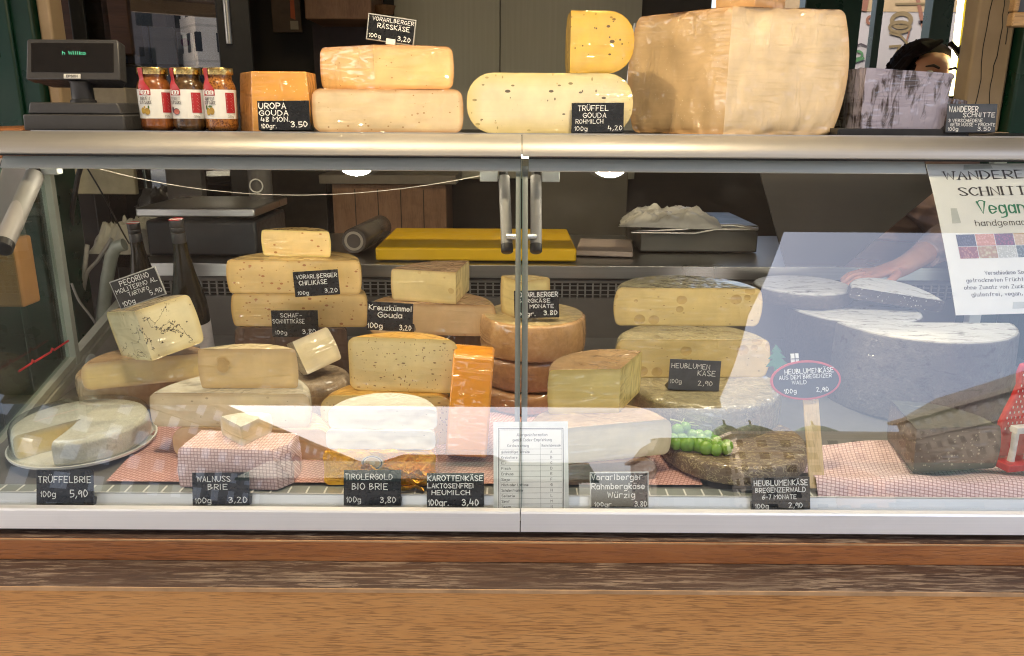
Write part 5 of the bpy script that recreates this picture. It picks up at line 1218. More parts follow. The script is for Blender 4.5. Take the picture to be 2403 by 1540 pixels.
# price cards in the case
fr = plain('grey_frame', (.40, .40, .38), .4)
card('tilted framed price card stuck in the truffle veined pecorino', (253, 663.5), (361, 626), (282, 728), 1.47, [('PECORINO', .20, .74, .17, .62), ('MOLITERNO AL', .06, .53, .14, .88), ('TARTUFO', .28, .33, .13, .44), ('100g', .09, .07, .15, .26), ('5,90', .70, .14, .15, .26)], 'card_matt', frame=fr, tilt=-4, pen=.15)
card('price card in front of the upper chili cheese half wheel', (685, 640), (791, 633), (689, 698), 1.655, [('VORARLBERGER', .07, .71, .15, .90), ('CHILIKÄSE', .12, .46, .17, .62), ('100g', .07, .08, .14, .24), ('3,20', .67, .11, .15, .28)], tilt=-6, pen=.15)
card('price card in front of the lower chili cheese half wheel', (634, 730), (744, 729.5), (637, 791), 1.64, [('SCHAF-', .20, .74, .15, .46), ('SCHNITTKÄSE', .03, .52, .15, .68), ('100g', .07, .10, .14, .25), ('3,80', .66, .12, .17, .28)], tilt=-5, pen=.13)
card('price card on the cumin gouda block', (861, 709.5), (969, 715), (858, 774), 1.50, [('Kreuzkümmel', .04, .72, .17, .93), ('Gouda', .24, .47, .18, .52), ('100g', .02, .08, .17, .32), ('3,20', .72, .06, .17, .25)], tilt=-8, foot=(.003, .03), pen=.16)
card('price card leaning behind the pane joint on the mountain cheese wheel', (1206, 684.5), (1312, 682.5), (1209, 747), 1.585, [('VORARLBERGER', .04, .77, .16, .93), ('BERGKÄSE', .10, .56, .13, .70), ('6 MONATE', .22, .36, .13, .66), ('100gr.', .04, .08, .14, .44), ('3.80', .66, .10, .16, .29)], tilt=-8, foot=(.0, .03), pen=.20)
card('price card leaning on the lower hay cheese half wheel', (1574.5, 845), (1695, 850.5), (1572, 914), 1.468, [('HEUBLUMEN', .04, .72, .15, .74), ('KÄSE', .56, .50, .16, .34), ('100g', .03, .22, .13, .22), ('2,90', .58, .18, .15, .28)], 'card_grey', tilt=-7, foot=(-.0, .03), pen=.12)
FY = 1.2235
card('price card in front of the domed brie', (73, 1112), (208, 1112), (77, 1186), FY, [('TRÜFFELBRIE', .04, .64, .17, .92), ('100g', .08, .24, .16, .26), ('5,90', .60, .24, .19, .30)], tilt=-15, foot=(.0, .035), pen=.15)
card('price card in front of the paper package', (443, 1119), (578, 1117), (446, 1187), FY, [('WALNUSS', .09, .73, .16, .58), ('BRIE', .28, .49, .16, .34), ('100g', .05, .08, .16, .28), ('3,20', .64, .08, .17, .32)], tilt=-15, foot=(.0, .035), pen=.15)
card('price card in front of the gold foil brie', (802, 1113), (938, 1113), (803, 1187), FY, [('TIROLERGOLD', .03, .74, .15, .82), ('BIO BRIE', .15, .46, .17, .62), ('100g', .05, .10, .15, .25), ('3,80', .64, .09, .16, .27)], tilt=-15, foot=(.0, .035), pen=.14)
card('price card below the carrot cheese', (999, 1120), (1135, 1119.5), (1000, 1191), FY, [('KAROTTENKÄSE', .02, .78, .15, .96), ('LAKTOSENFREI', .02, .57, .13, .80), ('HEUMILCH', .09, .37, .13, .66), ('100gr.', .03, .06, .17, .36), ('3,40', .62, .06, .18, .28)], tilt=-15, pen=.20)
card('framed price card right of the allergen sheet', (1386, 1118), (1526, 1117), (1386, 1194), FY, [('Vorarlberger', .03, .79, .15, .86), ('Rahmbergkäse', .03, .54, .15, .90), ('Würzig', .30, .30, .15, .46), ('100gr', .08, .06, .12, .28), ('3.80', .76, .06, .14, .2)], frame=plain('light_frame', (.55, .56, .55), .35), tilt=-15, pen=.16)
card('price card right of the hay coated wheel, before the oval sign', (1769, 1131), (1907, 1128), (1770, 1198), FY, [('HEUBLUMENKÄSE', .04, .76, .16, .92), ('BREGENZERWALD', .06, .55, .14, .86), ('6-7 MONATE', .18, .34, .13, .58), ('100g', .05, .06, .14, .23), ('2,90', .63, .06, .15, .23)], tilt=-15, foot=(0, .035), pen=.18)
# ================================================================ SHEETS ON THE GLASS
def arc_table():
    t = [0.0]
    for k in range(len(GP)-1, 0, -1): t.append(t[-1]+math.hypot(GP[k][0]-GP[k-1][0], GP[k][1]-GP[k-1][1]))
    return t
AT = arc_table()
def gs(x, s, off):
    """point on the glass x metres along, s metres down from its top edge"""
    n = len(GP)-1
    for k in range(n):
        if AT[k] <= s <= AT[k+1] or k == n-1:
            return gpoint(x, (n-k-(s-AT[k])/(AT[k+1]-AT[k]))/n, off)
def glass_sheet(name, label, cat, x0, w, s0, h, rot, off, mat, th=.0008):
    ca, sa = math.cos(rot), math.sin(rot)
    def fn(px, py, l): return gs(x0+px*ca-py*sa, s0+py*ca+px*sa, off+l)
    base = fn(w/2, h/2, 0); t = thing(name, label, cat, base); L = Matrix.Translation(base)
    mb = MB(); n = 24; vs = []
    for k in range(n+1): vs += [fn(0, h*k/n, 0), fn(w, h*k/n, 0), fn(w, h*k/n, -th), fn(0, h*k/n, -th)]
    mb.add(vs, [(k*4+j, k*4+(j+1) % 4, k*4+4+(j+1) % 4, k*4+4+j) for k in range(n) for j in range(4)]+[(0, 1, 2, 3), (n*4+3, n*4+2, n*4+1, n*4)])
    mb.build('paper', mat, t, local=L)
    return t, L, fn
# poster at the right
t, L, fn = glass_sheet('poster', 'white poster with WANDERER SCHNITTE lettering taped inside the right pane', 'poster', .764, .215, .004, .294, R(-2.0), -.003, M['paper'])
up = lambda x, y, l: fn(x, .291-y, l)
mb = MB()
ser = dict(nib=(.35, 1.35), serif=True)
letters(mb, 'WANDERER', .112, .257, .0165, up, .168, .17, .0, 'c', **ser); letters(mb, 'SCHNITTE', .118, .223, .0165, up, .140, .17, .0, 'c', **ser)
letters(mb, 'handgemacht', .118, .162, .0115, up, .108, .11, .0, 'c', nib=(.7, 1.2))
for s_, y_, w_ in (('Verschiedene Sorten mit', .069, .100), ('getrockneten Früchten und Nüssen', .056, .170), ('ohne Zusatz von Zucker und Konserv.', .043, .182), ('glutenfrei, vegan, Naturprodukt', .030, .160)):
    letters(mb, s_, .113, y_, .0068, up, w_, .14, .0, 'c', nib=(.6, 1.2))
mb.build('lettering', plain('poster_ink', (.045, .040, .042), .6), t, smooth=False, local=L, fix=False)
mb = MB(); letters(mb, 'Vegan', .117, .186, .024, up, .084, .11, .0, 'c', nib=(.6, 1.4))
ribbon(mb, [(.076, .2085), (.080, .2125), (.086, .2120), (.0885, .2085), (.087, .205)], .0018, .0005, up); mb.build('green_lettering', plain('green_ink', (.02, .20, .11), .6), t, smooth=False, local=L, fix=False)
cells = [('raisins', (.03, .028, .05), (.12, .11, .16), 300), ('apricot', (.50, .20, .12), (.68, .36, .26), 240), ('cranberry', (.09, .02, .06), (.34, .05, .12), 260), ('walnut', (.52, .34, .18), (.68, .52, .32), 220), ('dates', (.20, .10, .05), (.45, .26, .14), 240),
         ('fig', (.22, .05, .05), (.50, .22, .16), 240), ('hazelnut', (.36, .20, .10), (.55, .50, .28), 160), ('seeds', (.42, .42, .38), (.74, .74, .70), 320), ('pumpkin', (.08, .10, .10), (.30, .34, .32), 300), ('plum', (.10, .04, .08), (.3, .12, .2), 240)]
pc = MB(); pmats = []
for i, (nm, c0, c1, sc) in enumerate(cells):
    m = NM('print_'+nm, c0, .5); v = m.voro(sc); m.set('Base Color', m.ramp(v, [(.1, c1), (.55, c0)])); pmats.append(m.mat)
    cx, cy = .024+.0345*(i % 5), (.1235 if i < 5 else .100); pc.add([up(cx, cy, .0004), up(cx+.0335, cy, .0004), up(cx+.0335, cy+.0225, .0004), up(cx, cy+.0225, .0004)], [(0, 1, 2, 3)], i)
pc.build('photo_strip', pmats, t, smooth=False, local=L, fix=False)
mb = MB()
for x0, y0, w, h in ((.066, .277, .055, .010), (.022, .168, .016, .030), (.10, .006, .06, .012)): mb.add([up(x0, y0, .0006), up(x0+w, y0+.001, .0006), up(x0+w-.002, y0+h, .0006), up(x0+.003, y0+h, .0006)], [(0, 1, 2, 3)])
mb.build('tape', plain('grey_tape', (.50, .52, .50), .35), t, smooth=False, local=L, fix=False)
# allergen sheet at the joint
sa0 = next(k*.001 for k in range(700) if gs(.03, k*.001, 0).z < .853)
al_h = AT[-1]-sa0-.012
t, L, fn = glass_sheet('allergen_sheet', 'laminated allergen table standing behind the pane joint', 'notice', -.031, .1275, sa0, al_h, R(-.8), -.003, plain('laminate', (.66, .68, .66), .2))
MB().add([fn(.006+(w if i in (1, 2) else 0), .009+(al_h-.0091)*k/12, .00025) for k in range(13) for i, w in ((0, .1155), (1, .1155))], [(2*k, 2*k+1, 2*k+3, 2*k+2) for k in range(12)]).build('paper_insert', M['paper'], t, local=L, fix=False)
mb = MB(); f2 = lambda x, y, l: fn(x, -y, l)
def ln(x0, y0, x1, y1, w): ribbon(mb, [(x0+(x1-x0)*k/8, -(y0+(y1-y0)*k/8)) for k in range(9)], w, .0006, f2)
for q, w in ((.0085, .0011), (.0108, .0004)):
    ln(q, q+.003, q, al_h, w); ln(.1275-q, q+.003, .1275-q, al_h, w); ln(q, q+.003, .1275-q, q+.003, w)
rows = ['glutenhaltiges Getreide', 'Krebstiere', 'Ei', 'Fisch', 'Erdnuss', 'Soja', 'Milch oder Laktose', 'Schalenfrüchte', 'Sellerie', 'Senf', 'Sesam', 'Sulfite', 'Lupinen']
letters(mb, 'Allergeninformation', .066, -.0245, .0046, f2, .052, .13, .0, 'c'); letters(mb, 'gemäß Codex-Empfehlung', .066, -.0332, .0046, f2, .066, .13, .0, 'c')
letters(mb, 'Kurzbezeichnung', .042, -.0425, .0042, f2, .036, .13, .0, 'c'); letters(mb, 'Buchstabencode', .0985, -.0425, .0040, f2, .032, .13, .0, 'c')
ry = .0465; rh = .0093
for i, s_ in enumerate(rows):
    y = ry+rh*i
    if y+rh > al_h: break
    ln(.0115, y, .116, y, .00035); letters(mb, s_, .0135, -(y+.0068), .0042, f2, min(.048, .0023*len(s_)+.004), .14, .0, 'l'); letters(mb, 'ABCDEFGHLMNOP'[i], .0985, -(y+.0068), .0042, f2, None, .14, .0, 'c')
ln(.080, .036, .080, al_h, .00035)
mb.build('table_print', M['ink'], t, smooth=False, local=L, fix=False)
# thin white cord hanging inside
pts = []
for k in range(41):
    f = k/40; u = 205+925*f; v = 388+24*f + 58*4*f*(1-f)*(1-.15*(f-.5)); pts.append(onY(u, v, 1.585))
t = thing('cord', 'thin white cord sagging across the left pane inside', 'cord', pts[20]); MB().tube([p-pts[20] for p in pts], .0006, 6).build('strand', plain('cord_grey', (.34, .32, .27), .7), t)

# ================================================================ WORKTOP AND ROOM BEHIND
WT = .9755
a, b = onZ(880, 581, WT+.036), onZ(1352, 581, WT+.036)
t = thing('cutting_board', 'thick bright yellow cutting board on the rear worktop', 'cutting board', ((a.x+b.x)/2, a.y+.19, WT)); w = (b.x-a.x)/2
MB().box(-w, w, -.19, .19, 0, .036).build('board', M['yellow_board'], t, bevel=.006)
a = onZ(1425, 590, WT+.015); t = thing('cutting_board', 'pale pinkish board lying right of the yellow board', 'cutting board', (a.x, a.y+.10, WT), R(-8))
MB().box(-.075, .085, -.10, .13, 0, .015).build('board', plain('pale_board', (.55, .44, .38), .5, 0, .06), t, bevel=.003)
# film roll
a, b = onY(831, 580, 2.20), onY(893, 524, 2.50); a.z = WT+.037; b.z = WT+.037; t = thing('film_roll', 'cling film roll with pale core lying left of the yellow board', 'film roll', a); d = b-a; n_ = d.normalized()
MB().tube([Vector((0, 0, 0)), d*.02, d*.98, d], [.034, .036, .036, .034], 28).build('film', plain('cling_film', (.13, .11, .10), .18, 0, .1), t, ang=50)
Mr = d.to_track_quat('Z', 'Y').to_matrix().to_4x4(); MB().lathe([(.020, -.002), (.027, -.002), (.027, .004), (.020, .004), (.020, -.002)], 28, M=Mr).build('core', plain('card_core', (.50, .44, .36), .7), t, ang=50)
# scale
a, b = onY(322, 500, 2.14), onY(600, 500, 2.14); cx = (a.x+b.x)/2; w = (b.x-a.x)/2
t = thing('weighing_scale', 'dark weighing scale with a steel plate behind the wine bottles', 'scale', (cx, 2.30, WT))
MB().box(-w*.92, w*.96, -.15, .14, .0, .098).build('body', plain('scale_body', (.035, .038, .042), .35, 0, .1), t, bevel=.008)
MB().box(-w, w, -.17, .15, .110, .134).build('plate', M['steel'], t, bevel=.004)
mb = MB()
for x in (-.1, .1): mb.lathe([(.02, .0978), (.02, .1105)], 16, (x, 0, 0))
mb.build('plate_support', M['dark'], t)
MB().tube([(.10, .09, .10), (.10, .09, .34)], .035, 18).build('column', plain('scale_column', (.10, .095, .09), .5), t, ang=50)
MB().tube([(.10+.019*math.cos(2*PI*k/24), .05, .175+.019*math.sin(2*PI*k/24)) for k in range(25)], .0022, 6).build('ring', M['white'], t)
# crumpled white bags
def bag(label, loc, sx, sy, sz, seed, rz=0.0, col=(.62, .60, .55)):
    t = thing('plastic_bag', label, 'plastic bag', loc, rz)
    def fn(i, j):
        x, y = (2*i-1), (2*j-1); e = (1-abs(x)**4)*(1-abs(y)**4); p = Vector((x*2.2, y*2.2, seed)); r = mnoise.noise(p*1.3)*.35+abs(mnoise.noise(p*3.1))*.45
        return Vector((x*sx*(1+.06*mnoise.noise(p*2)), y*sy*(1+.06*mnoise.noise(p*2.5)), sz*e*(.65+r)+.001))
    mb = MB().grid(fn, 36, 28); mb.build('bag', plain('bag_film', col, .3, 0, .08, 12), t, ang=70, fix=False); return t
q = onZ(1592, 525, 1.075); bag('crumpled white bag with green print on the steel box behind', (q.x, q.y+.12, 1.06), .14, .11, .05, 3.3, R(-10))
t = bpy.context.scene.collection.objects['plastic_bag']
mb = MB(); letters(mb, 'mercur', -.02, -.075, .018, lambda x, y, l: Vector((x, y, .052+l)), .10, .2, .05, 'c', .2) if False else None
q = onZ(1600, 600, WT); t = thing('steel_box', 'low steel box under the white bag on the rear worktop', 'box', (q.x+.06, q.y+.22, WT))
MB().box(-.17, .17, -.16, .16, 0, .078).build('body', plain('dull_steel', (.12, .115, .10), .4, .6, .12, 6), t, bevel=.004)
mb = MB(); mb.tube([(-.20, -.175, .062), (-.05, -.18, .070), (.0, -.182, .082), (.10, -.185, .082), (.16, -.18, .070)], .0045, 8); mb.tube([(-.20, -.178, .060), (-.02, -.186, .060), (.04, -.19, .072), (.16, -.185, .072)], .004, 8)
o = mb.build('tongs', M['steel'], t)
q = onZ(275, 598, WT); bag('crumpled grey white bag beside the weighing scale at the left', (q.x+.01, q.y+.12, WT), .10, .12, .10, 8.1, 0, (.40, .39, .34))
# cables
def cable(label, pts, r, mat):
    P = [Vector(p) for p in pts]; Q = []
    for i in range(len(P)-1):
        p0, p1, p2, p3 = P[max(i-1, 0)], P[i], P[i+1], P[min(i+2, len(P)-1)]
        for k in range(8):
            u = k/8; Q.append(.5*((2*p1)+(-p0+p2)*u+(2*p0-5*p1+4*p2-p3)*u*u+(-p0+3*p1-3*p2+p3)*u**3))
    Q.append(P[-1]); t = thing('cable', label, 'cable', Q[0], group='cables at the left end of the case'); MB().tube([p-Q[0] for p in Q], r, 8).build('sheath', mat, t)
gcab = plain('grey_cable', (.30, .29, .26), .5); bcab = M['dark']
cable('thin black wire running down from the top left corner', [onY(198, 384, 1.80), onY(240, 455, 1.85), onY(285, 540, 1.95), onY(303, 572, 2.0)], .0018, bcab)
cable('thick black cable at the left behind the side glass', [onY(192, 384, 1.9), onY(180, 430, 1.95), onY(168, 520, 2.0), onY(170, 640, 2.02), onY(186, 760, 2.03)], .006, bcab)
cable('grey looped cable, nearest the bag', [onY(262, 560, 2.0), onY(230, 610, 2.0), onY(205, 640, 2.0), onY(195, 690, 2.02), onY(185, 740, 2.03)], .0048, gcab)
cable('grey hanging cable beside the black one', [onY(205, 575, 2.0), onY(200, 620, 2.0), onY(196, 670, 2.02), onY(190, 730, 2.03)], .0058, gcab)
cable('thin grey cable curving to the pecorino', [onY(168, 665, 1.95), onY(185, 705, 1.95), onY(215, 745, 1.97), onY(232, 775, 2.0)], .003, gcab)
# grey green rolled frame behind the pecorino
t = thing('end_hoop', 'grey green curved end frame of the case behind the tilted price card', 'frame', onY(270, 640, 2.0)); o_ = onY(270, 640, 2.0)
fpt = [onY(u, v, 2.0)-o_ for u, v in ((292, 574), (272, 580), (262, 600), (252, 650), (243, 720), (238, 780))]
MB().tube(fpt, .016, 14).build('tube', plain('grey_green_frame', (.30, .33, .28), .45), t)

pp = [onY(u, v, 2.075) for u, v in ((1778, 385), (2205, 385), (2205, 440), (1968, 636), (1846, 636))]
t = thing('dark_partition', 'dark brown slanted partition at the rear of the case in front of the jacket', 'partition', (pp[0].x, 2.075, pp[3].z))
MB().prism([(p.x-pp[0].x, p.z-pp[3].z) for p in pp], 0, .005, 'Y').build('sheet', plain('dark_brown_sheet', (.035, .028, .020), .35, 0, .25, 4), t, smooth=False)
def bx(name, label, cat, u0, u1, v0, v1, Y, dep, mat, part='body', bevel=.004, group=None):
    """box whose front face fills a measured rectangle at depth Y"""
    um, vm = (u0+u1)/2, (v0+v1)/2; x0, x1 = onY(u0, vm, Y).x, onY(u1, vm, Y).x; z1, z0 = onY(um, v0, Y).z, onY(um, v1, Y).z
    t = thing(name, label, cat, ((x0+x1)/2, Y, z0), group=group); MB().box((x0-x1)/2, (x1-x0)/2, 0, dep, 0, z1-z0).build(part, mat, t, bevel=bevel); return t, (x1-x0)/2, z1-z0
# fridge with glass door
t, w, h = bx('glass_door_fridge', 'black fridge with a glass door, behind the sauce jars', 'fridge', 288, 640, -260, 640, 3.05, .01, plain('black_metal', (.012, .011, .011), .4, .3), 'back')
t.location.y = 2.80; z_ = lambda v: onY(450, v, 2.80).z-t.location.z
for c_ in t.children: c_.location.y = .45
mb = MB(); mb.box(-w, -w+.045, 0, .45, 0, h); mb.box(w-.11, w, 0, .45, 0, h); mb.box(-w+.045, w-.11, .0, .45, h-.05, h); mb.box(-w+.045, w-.11, 0, .45, 0, .08)
mb.build('cabinet', plain('black_cabinet', (.014, .013, .013), .35, 0, .2), t, bevel=.004)
MB().box(-w+.046, w-.111, .004, .010, .081, h-.051).build('glass_door', glassy('fridge_glass', (.8, .82, .84), 5.5), t, smooth=False)
mb = MB(); mb.tube([(w-.075, -.03, z_(-200)), (w-.075, -.03, z_(100))], .011, 12); mb.box(w-.083, w-.067, -.03, .0, z_(95), z_(80)); mb.build('handle', M['steel'], t)
mb = MB()
for v in (150, -20, 300): mb.box(-w+.05, w-.115, .03, .40, z_(v)-.02, z_(v))
mb.build('shelf', plain('fridge_shelf', (.10, .07, .04), .5), t, smooth=False)
rr = random.Random(5)
cart = [plain('pale_reflection_box', (.42, .46, .56), .6, 0, .15, 10), plain('lilac_reflection_box', (.40, .40, .58), .6, 0, .15, 10), plain('grey_carton', (.30, .36, .42), .6, 0, .15, 10)]  # bluish boxes added in place of the facade mirrored in the door
dotm = plain('purple_dot', (.22, .04, .20), .5)
fx, fz_ = t.location.x, t.location.z; k = 0
for v in (150, 300):
    x = -w+.06
    while x < w-.20:
        ww = rr.uniform(.05, .085); hh = rr.uniform(.09, .125); c = thing('carton', f'pale carton standing in for the facade mirrored in the fridge door', 'carton', (fx+x+ww/2, 2.80+.10, fz_+z_(v)+.0005), group='cartons on the fridge shelves')
        MB().box(-ww/2, ww/2, -.03, .05, 0, hh).build('box', cart[k % 3], c, bevel=.002)
        if k % 2: MB().lathe([(.0001, 0), (ww*.28, 0)], 16, M=Matrix.Translation((0, -.0312, hh*.7)) @ Matrix.Rotation(R(90), 4, 'X')).build('round_print', dotm, c, fix=False)
        x += ww+.008; k += 1
for i, u in enumerate((318, 348, 377, 402, 430, 460)):
    p = onY(u, 300, 2.83); c = thing('bottle', 'small dark capped bottle standing in front of the fridge cartons', 'bottle', (p.x, 2.85, fz_+z_(300)+.0005), group='small bottles in the fridge')
    MB().lathe([(.0001, 0), (.022, 0), (.023, .01), (.023, .07), (.012, .095), (.010, .112), (.0001, .112)], 20).build('body', cart[2] if i % 2 else M['dark'], c)
    MB().lathe([(.0125, .108), (.0125, .124), (.0001, .124)], 16).build('cap', M['dark'], c, ang=40)
# the fridge stands turned a little towards the right, with everything in it
FR = Matrix.Translation((fx, 2.80, 0)) @ Matrix.Rotation(R(19), 4, 'Z') @ Matrix.Translation((-fx, -2.80, 0))
for o_ in list(COL.objects):
    if o_.parent is None and (o_.name.startswith('glass_door_fridge') or o_.get('group') in ('cartons on the fridge shelves', 'small bottles in the fridge')):
        o_.matrix_world = FR @ Matrix.Translation(o_.location)
# boxes left of the fridge
bx('wooden_cabinet', 'dark brown wooden cabinet at the upper left beside the fridge', 'cabinet', 128, 292, -200, 128, 2.75, .3, M['darkwood'])
bx('black_crate', 'black crate on the shelf under the brown cabinet', 'crate', 128, 286, 146, 330, 2.55, .25, M['dark'], bevel=.01)
bx('carton', 'pale cardboard boxes seen under the till display', 'carton', 195, 300, 205, 330, 2.35, .1, plain('beige_carton', (.38, .33, .26), .7))
bx('cream_board', 'cream board behind the top left of the case', 'board', 60, 316, 370, 456, 2.66, .02, plain('cream_panel', (.50, .44, .27), .6))
# back wall fittings
pan = metal_brushed('grey_green_panel', (.40, .39, .31), .42, (90, 90, 2), .05, .04, metal=.35)
bx('wall_cladding', 'left of the two grey green wall panels behind the yellow quarter cheese', 'wall panel', 926, 1172.5, -300, 420, 3.30, .03, pan, 'sheet', .001)
bx('wall_cladding', 'right of the two grey green wall panels behind the yellow quarter cheese', 'wall panel', 1174.5, 1505, -300, 420, 3.30, .03, pan, 'sheet', .001)
bx('wall_cabinet', 'oak wall cabinet at the top, left of the tilted price card', 'cabinet', 706, 866, -300, 45, 3.02, .28, M['cabinet'])
bx('wall_shelf', 'dark shelf beside the oak wall cabinet', 'shelf', 868, 924, 34, 52, 3.02, .25, M['dark'])
q = onY(896, 34, 3.06); t = thing('basket', 'small wicker bowl on the dark shelf beside the oak cabinet', 'basket', (q.x, 3.12, q.z)); MB().lathe([(.0001, 0), (.03, 0), (.042, .035), (.044, .036), (.040, .034), (.028, .004), (.0001, .004)], 24).build('bowl', plain('wicker', (.28, .15, .07), .7, 0, .3, 80, .5), t)
t, w, h = bx('wall_picture', 'dark picture with a candle and a pale bowl, left of the oak cabinet', 'picture', 636, 704, -60, 76, 3.10, .012, plain('picture_brown', (.09, .055, .03), .5, 0, .3, 20), 'print', .001)
mb = MB(); mb.prism([(w*.30, h*.25), (w*.62, h*.22), (w*.58, h), (w*.36, h)], -.002, -.0006, 'Y'); mb.build('candle_print', plain('candle_red', (.50, .11, .03), .5), t)
mb = MB(); mb.prism([(w*(-.45)+.024*math.cos(2*PI*k/20)*1.3, h*.75+.036*math.sin(2*PI*k/20)) for k in range(20)], -.002, -.0006, 'Y'); mb.box(w*.25, w*.8, -.002, -.0006, h*.05, h*.2); mb.build('bowl_print', plain('print_pale', (.34, .29, .21), .5), t)
bx('wall_board', 'purple brown wall board between the fridge and the panels', 'wall panel', 742, 924, 56, 420, 3.28, .03, plain('purple_brown', (.075, .052, .050), .5, 0, .1), 'board', .001)
q = onY(1490, 55, 2.6); q2 = onY(1458, 305, 2.6); t = thing('steel_rod', 'slanting thin steel rod between the yellow quarter and the huge cheese', 'rod', q); MB().tube([Vector(), q2-q], .0042, 8).build('rod', M['steel'], t)
# back counter seen through the glass
t, w, h = bx('back_counter', 'wooden back counter with plank doors behind the yellow board', 'counter', 796, 1052, 432, 1100, 2.98, .3, M['cabinet'], 'door')
MB().box(-w-.04, w+.04, -.03, .31, h+.001, h+.035).build('counter_top', plain('counter_top', (.22, .19, .15), .45, 0, .1), t, bevel=.003)
mb = MB()
for k in range(1, 5): mb.box(-w+2*w*k/5-.0015, -w+2*w*k/5+.0015, -.0012, .002, .02, h-.02)
mb.build('plank_gap', M['black'], t, smooth=False)
bx('steel_post', 'grey slanted steel side panel right of the first wine bottle', 'panel', 396, 478, 330, 640, 2.72, .04, plain('grey_panel', (.11, .10, .09), .4, .2, .1), 'sheet', .002)
bx('low_fridge', 'dark low fridge behind the weighing scale', 'fridge', 480, 780, 400, 1000, 3.06, .2, plain('dark_base', (.03, .026, .022), .4, 0, .2), 'body')
bx('partition_wall', 'grey brown partition behind the pane joint', 'panel', 1250, 1465, 330, 900, 2.98, .03, plain('grey_brown', (.13, .115, .085), .5, 0, .12, 5), 'sheet', .002)
# paper bag and wood at the left outside the case
bx('paper_bag', 'brown paper bag hanging at the left edge below the strut', 'paper bag', -60, 46, 560, 722, 1.60, .06, plain('kraft_paper', (.46, .24, .085), .7, 0, .08, 14, .3), 'bag', .006)
bx('wooden_end_board', 'warm brown wooden board at the left end of the counter', 'board', -120, 58, 300, 400, 1.64, .25, M['redoak'])
# window side at the right: frames, white wall with scribbles, tube lamp
bx('window_post', 'dark green window post right of the huge hard cheese', 'window frame', 1890, 2024, -300, 330, 3.20, .07, M['green'], 'post')
bx('window_post', 'slim dark green mullion between the two window panes', 'window frame', 2058, 2075, -300, 330, 3.20, .05, M['green'], 'post')
bx('window_post', 'dark green window post behind the head', 'window frame', 2190, 2240, -300, 330, 3.20, .07, M['green'], 'post')
bx('brown_board', 'brown board between the tube lamp and the beige trim', 'board', 2262, 2300, -300, 330, 2.5, .03, plain('brown_board', (.22, .15, .08), .6, 0, .25, 8))
t, w, h = bx('scribbled_wall', 'pale wall with brown and green scribbles outside the window', 'wall', 1820, 2420, -400, 420, 4.3, .1, plain('pale_render', (.15, .145, .15), .8, 0, .1, 3), 'wall', 0)
zz = lambda v: onY(2120, v, 4.3).z-t.location.z; xx = lambda u: onY(u, 100, 4.3).x-t.location.x
MB().box(-w, w, -.002, -.0004, zz(28), h).build('cream_band', plain('cream_band', (.15, .11, .06), .8, 0, .1), t, smooth=False)
sc = MB(); rs = random.Random(11); wf = lambda x, y, l: Vector((x, -.004-l, y))
def scrib(pts, r, mi): 
    for s_ in [pts]: ribbon(sc, [(xx(u), zz(v)) for u, v in s_], r, .0002*len(sc.v) % .002, wf, mi)
def loop(u, v, ru, rv, n=18): return [(u+ru*math.cos(2*PI*k/n), v+rv*math.sin(2*PI*k/n)) for k in range(n+1)]
for p, r, mi in ((loop(2108, 48, 22, 16), .022, 1), (loop(2106, 64, 24, 12), .016, 1), (loop(2034, 48, 6, 8), .014, 0), ([(2140, 0), (2160, 60), (2168, 92), (2180, 40), (2192, 0)], .02, 0), ([(2150, 52), (2190, 53)], .014, 2), ([(2085, 78), (2110, 84), (2130, 104), (2150, 120), (2160, 100)], .012, 1), (loop(2120, 130, 16, 10), .012, 1), ([(2088, 110), (2112, 108), (2096, 150)], .012, 1), ([(2130, 70), (2126, 96)], .008, 0), (loop(2012, 130, 14, 9), .012, 3), ([(1998, 112), (2020, 104), (2040, 112)], .008, 2), ([(2000, 150), (2030, 138)], .012, 3), ([(2020, 0), (2018, 22)], .03, 0), ([(2090, 10), (2190, 8)], .01, 1)): scrib(p, r, mi)
sc.build('scribbles', [plain('scribble_brown', (.09, .035, .02), .8), plain('scribble_olive', (.07, .05, .02), .8), plain('scribble_black', (.02, .015, .02), .8), plain('scribble_green', (.02, .07, .025), .8)], t, smooth=False, fix=False)
a, b = onY(2260, -40, 2.45), onY(2229, 225, 2.45); t = thing('tube_lamp', 'lit yellow white tube lamp upright beside the window', 'tube lamp', b)
MB().tube([Vector(), a-b], .0085, 14).build('tube', emis('tube_glow', (1.0, .90, .45), 3.0), t, ang=60)
d = (a-b); MB().add([Vector((.009, .012, 0)), Vector((.026, .018, 0)), d+Vector((.026, .018, 0)), d+Vector((.009, .012, 0)), Vector((.009, .02, 0)), Vector((.026, .024, 0)), d+Vector((.026, .024, 0)), d+Vector((.009, .02, 0))], BXF if False else [(0, 1, 2, 3), (7, 6, 5, 4), (0, 4, 5, 1), (1, 5, 6, 2), (2, 6, 7, 3), (3, 7, 4, 0)]).build('reflector', plain('yellow_reflector', (.55, .42, .05), .4), t, smooth=False)
# framed blackboard at the upper right corner
q = onY(2368, 44, 1.70); t = thing('framed_blackboard', 'wood framed blackboard hanging at the top right corner', 'blackboard', q)
MB().box(.012, .4, -.004, .006, .012, .5).build('board', plain('board_grey', (.06, .065, .075), .6), t, smooth=False)
fr_ = MB(); fr_.box(0, .42, -.012, .010, -.0165, .0115); fr_.box(0, .0115, -.012, .010, .0117, .5); fr_.build('frame', wood('light_frame_wood', (.34, .18, .06), (.48, .28, .11), (.56, .36, .16), .45), t, bevel=.004)

